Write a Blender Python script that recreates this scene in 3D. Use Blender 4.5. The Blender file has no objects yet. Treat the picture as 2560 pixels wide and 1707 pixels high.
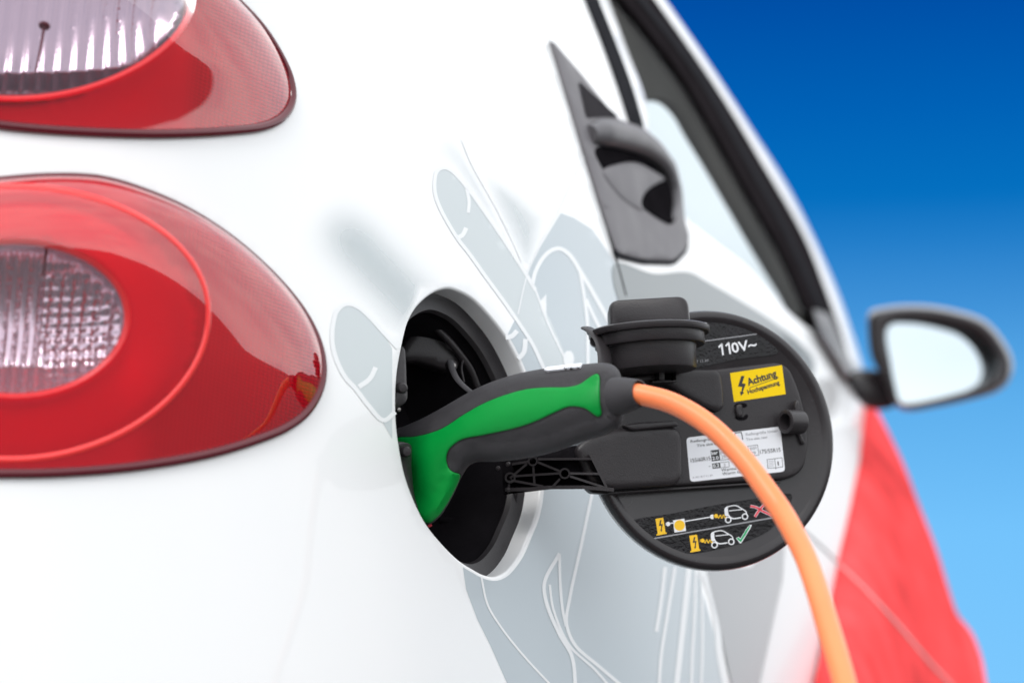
import bpy, bmesh, math, random
import numpy as np
from mathutils import Vector, geometry
from mathutils.bvhtree import BVHTree

random.seed(4)
rng = np.random.default_rng(7)
sc = bpy.context.scene
col = sc.collection

# ------------------------------------------------------------------ camera
PITCH = math.radians(9.0)
CAM = np.array((0.0, 0.0, 0.65))
FPX, CU, CV = 5504.0, 1280.0, 853.5          # photograph scale, 2560 px wide
cd = bpy.data.cameras.new('camera')
cam = bpy.data.objects.new('camera', cd)
col.objects.link(cam)
cam.location = CAM
cam.rotation_euler = (math.radians(90) + PITCH, 0, 0)
cd.sensor_width = 36.0
cd.lens = FPX / 2560.0 * 36.0
cd.clip_start, cd.clip_end = 0.05, 2000.0
cd.dof.use_dof = True
cd.dof.focus_distance = 1.685
cd.dof.aperture_fstop = 4.0
cd.dof.aperture_blades = 0
sc.camera = cam

# ------------------------------------------------------------------ world
W = bpy.data.worlds.new('World')
sc.world = W
W.use_nodes = True
nt = W.node_tree
nt.nodes.clear()


def srgb(r, g, b):
    f = lambda c: (c / 255 / 12.92) if c / 255 <= 0.04045 else ((c / 255 + 0.055) / 1.055) ** 2.4
    return (f(r), f(g), f(b), 1.0)


def wn(t, **kw):
    n = nt.nodes.new(t)
    for k, v in kw.items():
        setattr(n, k, v)
    return n


tc = wn('ShaderNodeTexCoord')
sep = wn('ShaderNodeSeparateXYZ')
nt.links.new(tc.outputs['Generated'], sep.inputs[0])
ramp = wn('ShaderNodeValToRGB')
mr = wn('ShaderNodeMapRange')
mr.inputs[1].default_value = 0.0
mr.inputs[2].default_value = 0.32
nt.links.new(sep.outputs['Z'], mr.inputs[0])
nt.links.new(mr.outputs[0], ramp.inputs[0])
cr = ramp.color_ramp
stops = [(0.0, (124, 200, 254)), (0.22, (116, 195, 252)), (0.40, (94, 175, 237)), (0.53, (64, 146, 216)),
         (0.62, (34, 126, 202)), (0.68, (4, 112, 192)), (0.80, (0, 97, 182)), (0.94, (0, 80, 168)), (1.0, (0, 74, 160))]
while len(cr.elements) < len(stops):
    cr.elements.new(0.5)
for e, (p, c) in zip(cr.elements, stops):
    e.position = p
    e.color = tuple(x * 0.953 for x in srgb(*c)[:3]) + (1.0,)
# broken bright cloud everywhere but in the clear stretch of sky ahead
noi = wn('ShaderNodeTexNoise')
noi.inputs['Scale'].default_value = 3.2
noi.inputs['Detail'].default_value = 6.0
mp = wn('ShaderNodeMapping')
mp.inputs['Scale'].default_value = (1.0, 1.0, 2.2)
nt.links.new(tc.outputs['Generated'], mp.inputs[0])
nt.links.new(mp.outputs[0], noi.inputs['Vector'])
edge = wn('ShaderNodeMath', operation='MULTIPLY_ADD')        # forward-ness warped by the noise
nt.links.new(noi.outputs[0], edge.inputs[0])
edge.inputs[1].default_value = 0.22
ab = wn('ShaderNodeMath', operation='ABSOLUTE')
nt.links.new(sep.outputs['X'], ab.inputs[0])
fwd = wn('ShaderNodeMapRange')                                # nothing clear behind, nothing clear high up
fwd.inputs[1].default_value, fwd.inputs[2].default_value = 0.90, 0.55
fwd.inputs[3].default_value, fwd.inputs[4].default_value = 0.0, 0.6
nt.links.new(sep.outputs['Y'], fwd.inputs[0])
sm = wn('ShaderNodeMath', operation='ADD')
nt.links.new(ab.outputs[0], sm.inputs[0])
nt.links.new(fwd.outputs[0], sm.inputs[1])
nt.links.new(sm.outputs[0], edge.inputs[2])
msk = wn('ShaderNodeMapRange', interpolation_type='SMOOTHSTEP')
msk.inputs[1].default_value = 0.37  # unseen cloud edge drawn in so the door reflects white
msk.inputs[2].default_value = 0.47
msk.inputs[3].default_value = 0.0
msk.inputs[4].default_value = 1.0
nt.links.new(edge.outputs[0], msk.inputs[0])
cl = wn('ShaderNodeValToRGB')
cl.color_ramp.elements[0].position, cl.color_ramp.elements[0].color = 0.30, (0.62, 0.69, 0.76, 1)
cl.color_ramp.elements[1].position, cl.color_ramp.elements[1].color = 0.62, (1.0, 1.0, 1.0, 1)
nt.links.new(noi.outputs[0], cl.inputs[0])
cls = wn('ShaderNodeVectorMath', operation='SCALE')
cls.inputs['Scale'].default_value = 1.85
nt.links.new(cl.outputs[0], cls.inputs[0])
mx = wn('ShaderNodeMix', data_type='RGBA')
nt.links.new(msk.outputs[0], mx.inputs['Factor'])
nt.links.new(ramp.outputs[0], mx.inputs[6])
nt.links.new(cls.outputs[0], mx.inputs[7])
bg = wn('ShaderNodeBackground')
bg.inputs['Strength'].default_value = 1.0
nt.links.new(mx.outputs[2], bg.inputs['Color'])
out = wn('ShaderNodeOutputWorld')
nt.links.new(bg.outputs[0], out.inputs['Surface'])

# ------------------------------------------------------------------ sun behind thin cloud
sd = bpy.data.lights.new('sun', 'SUN')
sd.energy = 1.4
sd.angle = math.radians(22)
sd.color = (1.0, 0.98, 0.95)
sun = bpy.data.objects.new('sun', sd)
col.objects.link(sun)
sun.rotation_euler = Vector((0.30, 0.62, -0.72)).to_track_quat('-Z', 'Y').to_euler()

sc.view_settings.view_transform = 'Standard'
sc.view_settings.look = 'None'
sc.view_settings.exposure = 0.07
sc.view_settings.gamma = 1.0
sc.view_settings.use_curve_mapping = False
sc.cycles.use_denoising = True
sc.cycles.max_bounces = 10
sc.cycles.transparent_max_bounces = 16
sc.cycles.sample_clamp_indirect = 6.0

# ------------------------------------------------------------------ ray helpers
FW = np.array((0.0, math.cos(PITCH), math.sin(PITCH)))
UP = np.array((0.0, -math.sin(PITCH), math.cos(PITCH)))
RT = np.array((1.0, 0.0, 0.0))


def rays(q):
    q = np.atleast_2d(np.asarray(q, float))
    return FW + ((q[:, 0] - CU) / FPX)[:, None] * RT + ((CV - q[:, 1]) / FPX)[:, None] * UP


def at(u, v, Y):
    d = rays([(u, v)])[0]
    return CAM + d * (Y / d[1])


def project(P):
    P = np.atleast_2d(P) - CAM
    w = P @ FW
    return np.stack([CU + FPX * (P @ RT) / w, CV - FPX * (P @ UP) / w], 1)


def crop(x0, y0, s, pts):
    return [(x0 + a / s, y0 + b / s) for a, b in pts]


C1 = lambda *p: crop(960, 690, 4, p)
C2 = lambda *p: crop(960, 1060, 4, p)
C3 = lambda *p: crop(1440, 720, 4, p)
C4 = lambda *p: crop(1440, 1070, 4, p)
L1 = lambda *p: crop(0, 0, 2.613, p)
L2 = lambda *p: crop(0, 400, 1.8895, p)
F4 = lambda *p: crop(1440, 720, 2.1486, p)
H5 = lambda *p: crop(1300, 0, 2.306, p)
M6 = lambda *p: crop(1500, 0, 1.4934, p)
G7 = lambda *p: crop(780, 350, 2.4118, p)
G8 = lambda *p: crop(1100, 1150, 1.611, p)


# ------------------------------------------------------------------ 2-D curves
def catmull(pts, closed=False, n=10):
    P = np.asarray(pts, float)
    m = len(P)
    res = []
    rngk = range(m if closed else m - 1)
    for k in rngk:
        if closed:
            p0, p1, p2, p3 = P[(k - 1) % m], P[k], P[(k + 1) % m], P[(k + 2) % m]
        else:
            p1, p2 = P[k], P[k + 1]
            p0 = P[k - 1] if k > 0 else 2 * p1 - p2
            p3 = P[k + 2] if k + 2 < m else 2 * p2 - p1
        a = 0.5
        t0 = 0.0
        t1 = t0 + max(np.linalg.norm(p1 - p0), 1e-9) ** a
        t2 = t1 + max(np.linalg.norm(p2 - p1), 1e-9) ** a
        t3 = t2 + max(np.linalg.norm(p3 - p2), 1e-9) ** a
        for j in range(n):
            t = t1 + (t2 - t1) * j / n
            A1 = (t1 - t) / (t1 - t0) * p0 + (t - t0) / (t1 - t0) * p1
            A2 = (t2 - t) / (t2 - t1) * p1 + (t - t1) / (t2 - t1) * p2
            A3 = (t3 - t) / (t3 - t2) * p2 + (t - t2) / (t3 - t2) * p3
            B1 = (t2 - t) / (t2 - t0) * A1 + (t - t0) / (t2 - t0) * A2
            B2 = (t3 - t) / (t3 - t1) * A2 + (t - t1) / (t3 - t1) * A3
            res.append((t2 - t) / (t2 - t1) * B1 + (t - t1) / (t2 - t1) * B2)
    if not closed:
        res.append(P[-1])
    return np.array(res)


def resample(P, step, closed=False):
    P = np.asarray(P, float)
    if closed:
        P = np.vstack([P, P[:1]])
    L = np.r_[0, np.cumsum(np.linalg.norm(np.diff(P, axis=0), axis=1))]
    n = max(3, int(round(L[-1] / step)))
    s = np.linspace(0, L[-1], n + 1)
    if closed:
        s = s[:-1]
    return np.stack([np.interp(s, L, P[:, k]) for k in range(P.shape[1])], 1)


def smooth_closed(pts, step=12):
    return resample(catmull(pts, True), step, True)


def poly_closed(pts, step=12):
    """straight edges kept, corners kept, edges subdivided"""
    P = np.asarray(pts, float)
    o = []
    for k in range(len(P)):
        a, b = P[k], P[(k + 1) % len(P)]
        n = max(1, int(np.linalg.norm(b - a) / step))
        for j in range(n):
            o.append(a + (b - a) * j / n)
    return np.array(o)


def ellipse(cx, cy, rx, ry, n=90, rot=0.0):
    t = np.linspace(0, 2 * math.pi, n, endpoint=False)
    x, y = rx * np.cos(t), ry * np.sin(t)
    c, s = math.cos(rot), math.sin(rot)
    return np.stack([cx + c * x - s * y, cy + s * x + c * y], 1)


def inside(q, poly):
    x, y = q[:, 0], q[:, 1]
    r = np.zeros(len(q), bool)
    px, py = poly[:, 0], poly[:, 1]
    qx, qy = np.roll(px, -1), np.roll(py, -1)
    for a, b, c, d in zip(px, py, qx, qy):
        if b == d:
            continue
        k = ((b > y) != (d > y)) & (x < (c - a) * (y - b) / (d - b) + a)
        r ^= k
    return r


def bdist(q, polys):
    best = np.full(len(q), 1e9)
    for poly in polys:
        A = poly
        B = np.roll(poly, -1, 0)
        for s in range(0, len(q), 2000):
            qq = q[s:s + 2000]
            AB = B - A
            l2 = (AB ** 2).sum(1) + 1e-12
            t = np.clip(((qq[:, None, :] - A) * AB).sum(2) / l2, 0, 1)
            d = np.sqrt((((A + t[..., None] * AB) - qq[:, None, :]) ** 2).sum(2)).min(1)
            best[s:s + 2000] = np.minimum(best[s:s + 2000], d)
    return best


def triangulate(outer, holes=(), spacing=20, rings=()):
    """2-D triangulation: outline, holes, a hex grid inside and rows following the rim"""
    polys = [np.asarray(outer, float)] + [np.asarray(h, float) for h in holes]
    V = [p for p in polys]
    E = []
    base = 0
    for p in polys:
        m = len(p)
        E += [(base + k, base + (k + 1) % m) for k in range(m)]
        base += m
    nb = base
    lo, hi = polys[0].min(0), polys[0].max(0)
    xs = np.arange(lo[0], hi[0], spacing)
    ys = np.arange(lo[1], hi[1], spacing * 0.866)
    G = np.array([(x + (0.5 * spacing if j % 2 else 0), y) for j, y in enumerate(ys) for x in xs])
    lim = max(rings) if rings else 0
    if len(G):
        k = inside(G, polys[0])
        for h in polys[1:]:
            k &= ~inside(G, h)
        G = G[k]
    if len(G):
        G = G[bdist(G, polys) > lim + spacing * 0.45]
        V.append(G)
    for r in rings:
        for p in polys:
            a, b = np.roll(p, 1, 0), np.roll(p, -1, 0)
            t = b - a
            t /= np.linalg.norm(t, axis=1)[:, None] + 1e-12
            for sg in (1, -1):
                q = p + sg * r * np.stack([-t[:, 1], t[:, 0]], 1)
                k = inside(q, polys[0])
                for h in polys[1:]:
                    k &= ~inside(q, h)
                q = q[k]
                if len(q):
                    q = q[bdist(q, polys) > 0.93 * r]
                if len(q):
                    V.append(q)
    A = np.vstack(V)
    vs, es, fs, ov, oe, of = geometry.delaunay_2d_cdt([Vector(x) for x in A], E, [], 0, 1e-4)
    Q = np.array([(v.x, v.y) for v in vs])
    F = np.array([f for f in fs if len(f) == 3], int)
    c = Q[F].mean(1)
    k = inside(c, polys[0])
    for h in polys[1:]:
        k &= ~inside(c, h)
    return Q, F[k], polys


# ------------------------------------------------------------------ mesh output
def mesh_obj(name, V, F, mat, parent=None, smooth=True, mats=None, idx=None):
    me = bpy.data.meshes.new(name)
    me.from_pydata([tuple(map(float, v)) for v in V], [], [tuple(map(int, f)) for f in F])
    for m in (mats or [mat]):
        me.materials.append(m)
    if idx is not None:
        me.polygons.foreach_set('material_index', list(idx))
    me.polygons.foreach_set('use_smooth', [smooth] * len(me.polygons))
    me.update()
    o = bpy.data.objects.new(name, me)
    col.objects.link(o)
    if parent is not None:
        o.parent = parent
        if parent.type == 'EMPTY':
            o.matrix_parent_inverse = parent.matrix_world.inverted()
    return o


def sharp(o, deg=35):
    """smooth shading, but hard at real edges"""
    bm = bmesh.new()
    bm.from_mesh(o.data)
    bmesh.ops.recalc_face_normals(bm, faces=bm.faces)
    for e in bm.edges:
        if len(e.link_faces) == 2 and e.calc_face_angle(0) > math.radians(deg):
            e.smooth = False
    bm.to_mesh(o.data)
    bm.free()
    return o


def boundary_loops(F):
    cnt = {}
    for a, b, c in F:
        for e in ((a, b), (b, c), (c, a)):
            cnt[e] = 1
    return [e for e in cnt if (e[1], e[0]) not in cnt]


def orient(P, F, N):
    f = P[F]
    n = np.cross(f[:, 1] - f[:, 0], f[:, 2] - f[:, 0])
    flip = (n * N[F].mean(1)).sum(1) < 0
    F = F.copy()
    F[flip] = F[flip][:, ::-1]
    return F


def patch(name, surf, outer, mat, parent=None, holes=(), off=0.0, thick=0.004, spacing=20, hfun=None, rings=(), lip=0.0,
          attr=None, back=False, depth_dir=None):
    """outline laid on a surface: gets that surface's curve, an offset, a rim turned inwards by `thick`"""
    Q, F, polys = triangulate(outer, holes, spacing, rings)
    P, N = surf.hit(Q)
    h = np.full(len(Q), off, float)
    if hfun is not None:
        d = bdist(Q, polys)
        h = h + hfun(Q, d)
    P = P + N * h[:, None]
    F = orient(P, F, N)
    V = [P]
    FF = [tuple(f) for f in F]
    n = len(P)
    if thick > 0:
        bl = boundary_loops(F)
        bi = sorted({a for e in bl for a in e})
        nxt = {}
        prv = {}
        for a, b in bl:
            nxt[a] = b
            prv[b] = a
        idx = {a: k for k, a in enumerate(bi)}
        D = N[bi] if depth_dir is None else np.tile(depth_dir, (len(bi), 1))
        rows = [np.array(bi)]
        if lip > 0:
            # rolled edge: a quarter circle towards the outside of the sheet, then straight in
            T = np.array([np.cross(P[nxt[a]] - P[prv[a]], N[a]) for a in bi])
            T /= np.linalg.norm(T, axis=1)[:, None] + 1e-12
            for th in (30, 60, 90):
                a = math.radians(th)
                V.append(P[bi] + T * (lip * math.sin(a)) - N[bi] * (lip * (1 - math.cos(a))))
                rows.append(n + np.arange(len(bi)))
                n += len(bi)
            V.append(V[-1] - D * thick)
        else:
            V.append(P[bi] - D * thick)
        rows.append(n + np.arange(len(bi)))
        n += len(bi)
        for r0, r1 in zip(rows[:-1], rows[1:]):
            for a, b in bl:
                FF.append((r0[idx[b]], r0[idx[a]], r1[idx[a]], r1[idx[b]]))
        if back:
            m = n
            V.append(P - (N if depth_dir is None else np.tile(depth_dir, (len(P), 1))) * thick)
            FF += [tuple(m + np.array(f)[::-1]) for f in F]
            n += len(P)
    o = mesh_obj(name, np.vstack(V), FF, mat, parent)
    if attr is not None:
        at_ = o.data.attributes.new('fade', 'FLOAT', 'POINT')
        vals = np.zeros(len(o.data.vertices))
        q2 = project(np.array([v.co[:] for v in o.data.vertices]))
        vals[:] = attr(q2)
        at_.data.foreach_set('value', vals)
    sharp(o, 40)
    return o


def dome(H, R):
    """rounded shoulder: 0 at the rim, H from R px inwards"""
    return lambda Q, d: H * np.sqrt(np.clip(1 - (1 - np.clip(d / R, 0, 1)) ** 2, 0, 1))


def inflate(name, outer, Yf, R, mat, parent=None, spacing=10, k=1.0, smooth_it=8, back_k=1.0):
    """closed rounded body whose outline is `outer`, as thick as it is wide"""
    rings = [R * f for f in (0.03, 0.1, 0.22, 0.4)]
    Q, F, polys = triangulate(outer, (), spacing, rings)
    d = bdist(Q, polys)
    Y0 = Yf(Q)
    h = k * (R * Y0 / FPX) * np.sqrt(np.clip(1 - (1 - np.clip(d / R, 0, 1)) ** 2, 0, 1))
    # relax the crown so that no ridge follows the middle
    nb = [[] for _ in Q]
    for a, b, c in F:
        nb[a] += [b, c]
        nb[b] += [a, c]
        nb[c] += [a, b]
    inner = np.where(d > 0.35 * R)[0]
    for _ in range(smooth_it):
        hn = h.copy()
        for i in inner:
            hn[i] = 0.4 * h[i] + 0.6 * h[nb[i]].mean()
        h = hn
    D = rays(Q)
    D = D / D[:, 1:2]
    Pf = CAM + D * (Y0 - h)[:, None]
    Pb = CAM + D * (Y0 + h * back_k)[:, None]
    rim = d < 1e-6
    bi = np.arange(len(Q)) + len(Q)
    bi[rim] = np.arange(len(Q))[rim]
    V = np.vstack([Pf, Pb])
    view = -D / np.linalg.norm(D, axis=1)[:, None]
    F = orient(Pf, F, view)
    FF = [tuple(f) for f in F] + [tuple(bi[list(f)][::-1]) for f in F]
    o = mesh_obj(name, V, FF, mat, parent)
    bm = bmesh.new()
    bm.from_mesh(o.data)
    bmesh.ops.delete(bm, geom=[v for v in bm.verts if not v.link_faces], context='VERTS')
    bmesh.ops.recalc_face_normals(bm, faces=bm.faces)
    bm.to_mesh(o.data)
    bm.free()
    return o


def tube_geo(P, r, n=16, closed=False, flat=None, caps=True):
    P = np.asarray(P, float)
    m = len(P)
    r = np.broadcast_to(np.asarray(r, float), (m,))
    T = np.roll(P, -1, 0) - np.roll(P, 1, 0)
    if not closed:
        T[0], T[-1] = P[1] - P[0], P[-1] - P[-2]
    T /= np.linalg.norm(T, axis=1)[:, None] + 1e-12
    X = np.cross(T[0], (0, 0, 1.0))
    if np.linalg.norm(X) < 1e-3:
        X = np.cross(T[0], (1.0, 0, 0))
    V = []
    for k in range(m):
        X = X - T[k] * (X @ T[k])
        X /= np.linalg.norm(X)
        Yv = np.cross(T[k], X)
        for j in range(n):
            a = 2 * math.pi * j / n
            V.append(P[k] + r[k] * (math.cos(a) * X + math.sin(a) * Yv * (flat or 1.0)))
    F = []
    for k in range(m if closed else m - 1):
        k2 = (k + 1) % m
        for j in range(n):
            j2 = (j + 1) % n
            F.append((k * n + j, k * n + j2, k2 * n + j2, k2 * n + j))
    if not closed and caps:
        F.append(tuple(range(n))[::-1])
        F.append(tuple((m - 1) * n + j for j in range(n)))
    return np.array(V), F


def tube(name, P, r, mat, parent=None, n=16, closed=False, flat=None):
    V, F = tube_geo(P, r, n, closed, flat)
    return sharp(mesh_obj(name, V, F, mat, parent), 50)


class Geo:
    """collects several shapes into one mesh"""
    def __init__(s):
        s.V, s.F, s.I, s.n = [], [], [], 0

    def add(s, V, F, mi=0):
        V = np.asarray(V, float)
        s.V.append(V)
        s.F += [tuple(int(i) + s.n for i in f) for f in F]
        s.I += [mi] * len(F)
        s.n += len(V)

    def box(s, c, ax, ay, az, mi=0):
        c, ax, ay, az = map(lambda t: np.asarray(t, float), (c, ax, ay, az))
        V = [c + i * ax + j * ay + k * az for i in (-1, 1) for j in (-1, 1) for k in (-1, 1)]
        s.add(V, [(0, 1, 3, 2), (4, 6, 7, 5), (0, 4, 5, 1), (2, 3, 7, 6), (0, 2, 6, 4), (1, 5, 7, 3)], mi)

    def lathe(s, c, axis, prof, n=40, mi=0, a0=0.0, a1=2 * math.pi):
        axis = np.asarray(axis, float)
        axis /= np.linalg.norm(axis)
        X = np.cross(axis, (0, 1, 0.0))
        X /= np.linalg.norm(X)
        Yv = np.cross(axis, X)
        full = abs(a1 - a0 - 2 * math.pi) < 1e-6
        ns = n if full else n + 1
        V = []
        for r, h in prof:
            for j in range(ns):
                a = a0 + (a1 - a0) * j / n
                V.append(np.asarray(c) + axis * h + r * (math.cos(a) * X + math.sin(a) * Yv))
        F = []
        for k in range(len(prof) - 1):
            for j in range(n):
                j2 = (j + 1) % ns
                F.append((k * ns + j, k * ns + j2, (k + 1) * ns + j2, (k + 1) * ns + j))
        s.add(V, F, mi)

    def build(s, name, mats, parent=None, smooth=True, deg=40, bevel=0.0):
        mats = mats if isinstance(mats, list) else [mats]
        o = mesh_obj(name, np.vstack(s.V), s.F, None, parent, smooth, mats, s.I)
        if bevel:
            bm = bmesh.new()
            bm.from_mesh(o.data)
            bmesh.ops.recalc_face_normals(bm, faces=bm.faces)
            es = [e for e in bm.edges if len(e.link_faces) == 2 and e.calc_face_angle(0) > 0.5]
            bmesh.ops.bevel(bm, geom=es, offset=bevel, segments=2, profile=0.5, affect='EDGES', clamp_overlap=True)
            bm.to_mesh(o.data)
            bm.free()
            o.data.polygons.foreach_set('use_smooth', [smooth] * len(o.data.polygons))
        return sharp(o, deg)


# ------------------------------------------------------------------ materials
MATS = {}


def mat(name, base, rough=0.5, metal=0.0, coat=0.0, coat_rough=0.03, bump=None, var=None, spec=0.5, sheen=0.0):
    m = bpy.data.materials.new(name)
    m.use_nodes = True
    t = m.node_tree
    b = t.nodes['Principled BSDF']
    b.inputs['Base Color'].default_value = (*base[:3], 1)
    b.inputs['Roughness'].default_value = rough
    b.inputs['Metallic'].default_value = metal
    b.inputs['Coat Weight'].default_value = coat
    b.inputs['Coat Roughness'].default_value = coat_rough
    b.inputs['Specular IOR Level'].default_value = spec
    b.inputs['Sheen Weight'].default_value = sheen
    tcn = t.nodes.new('ShaderNodeTexCoord')
    if bump:
        scale, strength = bump
        n = t.nodes.new('ShaderNodeTexNoise')
        n.inputs['Scale'].default_value = scale
        n.inputs['Detail'].default_value = 3
        t.links.new(tcn.outputs['Object'], n.inputs['Vector'])
        bp = t.nodes.new('ShaderNodeBump')
        bp.inputs['Strength'].default_value = strength
        bp.inputs['Distance'].default_value = 0.001
        t.links.new(n.outputs[0], bp.inputs['Height'])
        t.links.new(bp.outputs[0], b.inputs['Normal'])
    if var:
        scale, amt = var
        n = t.nodes.new('ShaderNodeTexNoise')
        n.inputs['Scale'].default_value = scale
        n.inputs['Detail'].default_value = 5
        t.links.new(tcn.outputs['Object'], n.inputs['Vector'])
        r = t.nodes.new('ShaderNodeMapRange')
        r.inputs[1].default_value, r.inputs[2].default_value = 0.3, 0.7
        r.inputs[3].default_value, r.inputs[4].default_value = 1 - amt, 1 + amt
        t.links.new(n.outputs[0], r.inputs[0])
        v = t.nodes.new('ShaderNodeVectorMath')
        v.operation = 'SCALE'
        v.inputs[0].default_value = base[:3]
        t.links.new(r.outputs[0], v.inputs['Scale'])
        t.links.new(v.outputs[0], b.inputs['Base Color'])
        rr = t.nodes.new('ShaderNodeMapRange')
        rr.inputs[1].default_value, rr.inputs[2].default_value = 0.3, 0.7
        rr.inputs[3].default_value, rr.inputs[4].default_value = rough * 0.85, min(1, rough * 1.15)
        t.links.new(n.outputs[0], rr.inputs[0])
        t.links.new(rr.outputs[0], b.inputs['Roughness'])
    MATS[name] = m
    return m


def thin_glass(name, tint, ior=1.5, rough=0.0, gain=1.0, diff=0.0, diffcol=(1, 1, 1)):
    """thin sheet of clear or dyed plastic: tinted see-through plus a gloss that grows towards grazing angles"""
    m = bpy.data.materials.new(name)
    m.use_nodes = True
    t = m.node_tree
    t.nodes.clear()
    tr = t.nodes.new('ShaderNodeBsdfTransparent')
    tr.inputs['Color'].default_value = (*tint, 1)
    gl = t.nodes.new('ShaderNodeBsdfGlossy')
    gl.inputs['Roughness'].default_value = rough
    gl.inputs['Color'].default_value = (1, 1, 1, 1)
    fr = t.nodes.new('ShaderNodeFresnel')
    fr.inputs['IOR'].default_value = ior
    ms = t.nodes.new('ShaderNodeMixShader')
    src = tr
    if diff > 0:
        df = t.nodes.new('ShaderNodeBsdfDiffuse')
        df.inputs['Color'].default_value = (*diffcol, 1)
        m2 = t.nodes.new('ShaderNodeMixShader')
        m2.inputs[0].default_value = diff
        t.links.new(tr.outputs[0], m2.inputs[1])
        t.links.new(df.outputs[0], m2.inputs[2])
        src = m2
    gn = t.nodes.new('ShaderNodeMath')
    gn.operation = 'MULTIPLY'
    gn.inputs[1].default_value = gain
    t.links.new(fr.outputs[0], gn.inputs[0])
    t.links.new(gn.outputs[0], ms.inputs[0])
    t.links.new(src.outputs[0], ms.inputs[1])
    t.links.new(gl.outputs[0], ms.inputs[2])
    o = t.nodes.new('ShaderNodeOutputMaterial')
    t.links.new(ms.outputs[0], o.inputs['Surface'])
    MATS[name] = m
    return m


WHITE = mat('white_car_paint', (0.83, 0.835, 0.84), 0.4, coat=0.45, coat_rough=0.02, spec=0.4)
VINYL = mat('pale_blue_grey_vinyl', (0.56, 0.605, 0.62), 0.45, coat=0.15, coat_rough=0.06, spec=0.2)
VINYL_D = mat('blue_grey_vinyl', (0.50, 0.585, 0.64), 0.35, coat=0.6, coat_rough=0.06)
VLINE = mat('white_line_and_matte_layer', (0.80, 0.81, 0.82), 0.45, coat=0.1, spec=0.2)
GREY_D = mat('grey_door_patch', (0.22, 0.245, 0.255), 0.45, coat=0.15, coat_rough=0.05, spec=0.25)
RED_D = mat('red_door_film', (0.90, 0.085, 0.088), 0.6, spec=0.0, var=(14, 0.22))
BLACK = mat('black_moulded_plastic', (0.026, 0.0228, 0.025), 0.36, bump=(900, 0.18), var=(40, 0.15), spec=0.36)
BLACKR = mat('black_rim_plastic', (0.021, 0.018, 0.020), 0.24, bump=(300, 0.04), var=(30, 0.15), spec=0.45)
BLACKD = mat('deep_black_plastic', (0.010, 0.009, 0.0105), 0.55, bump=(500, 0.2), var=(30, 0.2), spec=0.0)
GRIP = mat('dark_grey_rubber_grip', (0.040, 0.038, 0.042), 0.55, bump=(1500, 0.5), var=(60, 0.12), spec=0.3)
GREEN = mat('green_plastic', (0.0, 0.265, 0.040), 0.42, bump=(1200, 0.12), var=(25, 0.05), spec=0.22)
GROOVE = mat('dark_groove', (0.006, 0.012, 0.008), 0.6)
ORANGE = mat('orange_cable_sheath', (1.0, 0.25, 0.09), 0.36, bump=(500, 0.12), var=(30, 0.04), spec=0.4)
SEAL = mat('black_rubber_seal', (0.030, 0.030, 0.034), 0.8, var=(40, 0.1), spec=0.0)
FRAMEB = mat('matt_black_frame', (0.020, 0.017, 0.019), 0.8, var=(20, 0.1), spec=0.0)
TRIM = mat('grey_satin_trim', (0.105, 0.10, 0.108), 0.45, bump=(700, 0.1), var=(30, 0.06), spec=0.35)
TRIMB = mat('dark_satin_trim', (0.045, 0.042, 0.046), 0.6, bump=(700, 0.1), var=(30, 0.06), spec=0.0)
YELLOW = mat('yellow_sticker', (0.83, 0.56, 0.0), 0.45, spec=0.2)
PAPER = mat('white_label', (0.78, 0.79, 0.83), 0.45, coat=0.2)
INK = mat('black_print', (0.02, 0.02, 0.02), 0.5)
INKG = mat('grey_print', (0.30, 0.30, 0.32), 0.5)
INKW = mat('white_print', (0.80, 0.81, 0.84), 0.45)
INKY = mat('yellow_print', (0.88, 0.52, 0.01), 0.45)
INKR = mat('red_print', (0.72, 0.05, 0.08), 0.45)
INKGR = mat('green_print', (0.0, 0.33, 0.11), 0.45)
GLOSSB = mat('gloss_black_foil', (0.006, 0.005, 0.0065), 0.10, bump=(420, 0.45), spec=0.30, var=(90, 0.5))
STEEL = mat('zinc_screw', (0.30, 0.29, 0.28), 0.35, metal=1.0)
LENS_R = thin_glass('red_lens', (1.0, 0.008, 0.030), 1.6, gain=1.7, diff=0.40, diffcol=(1.0, 0.006, 0.028))
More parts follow.
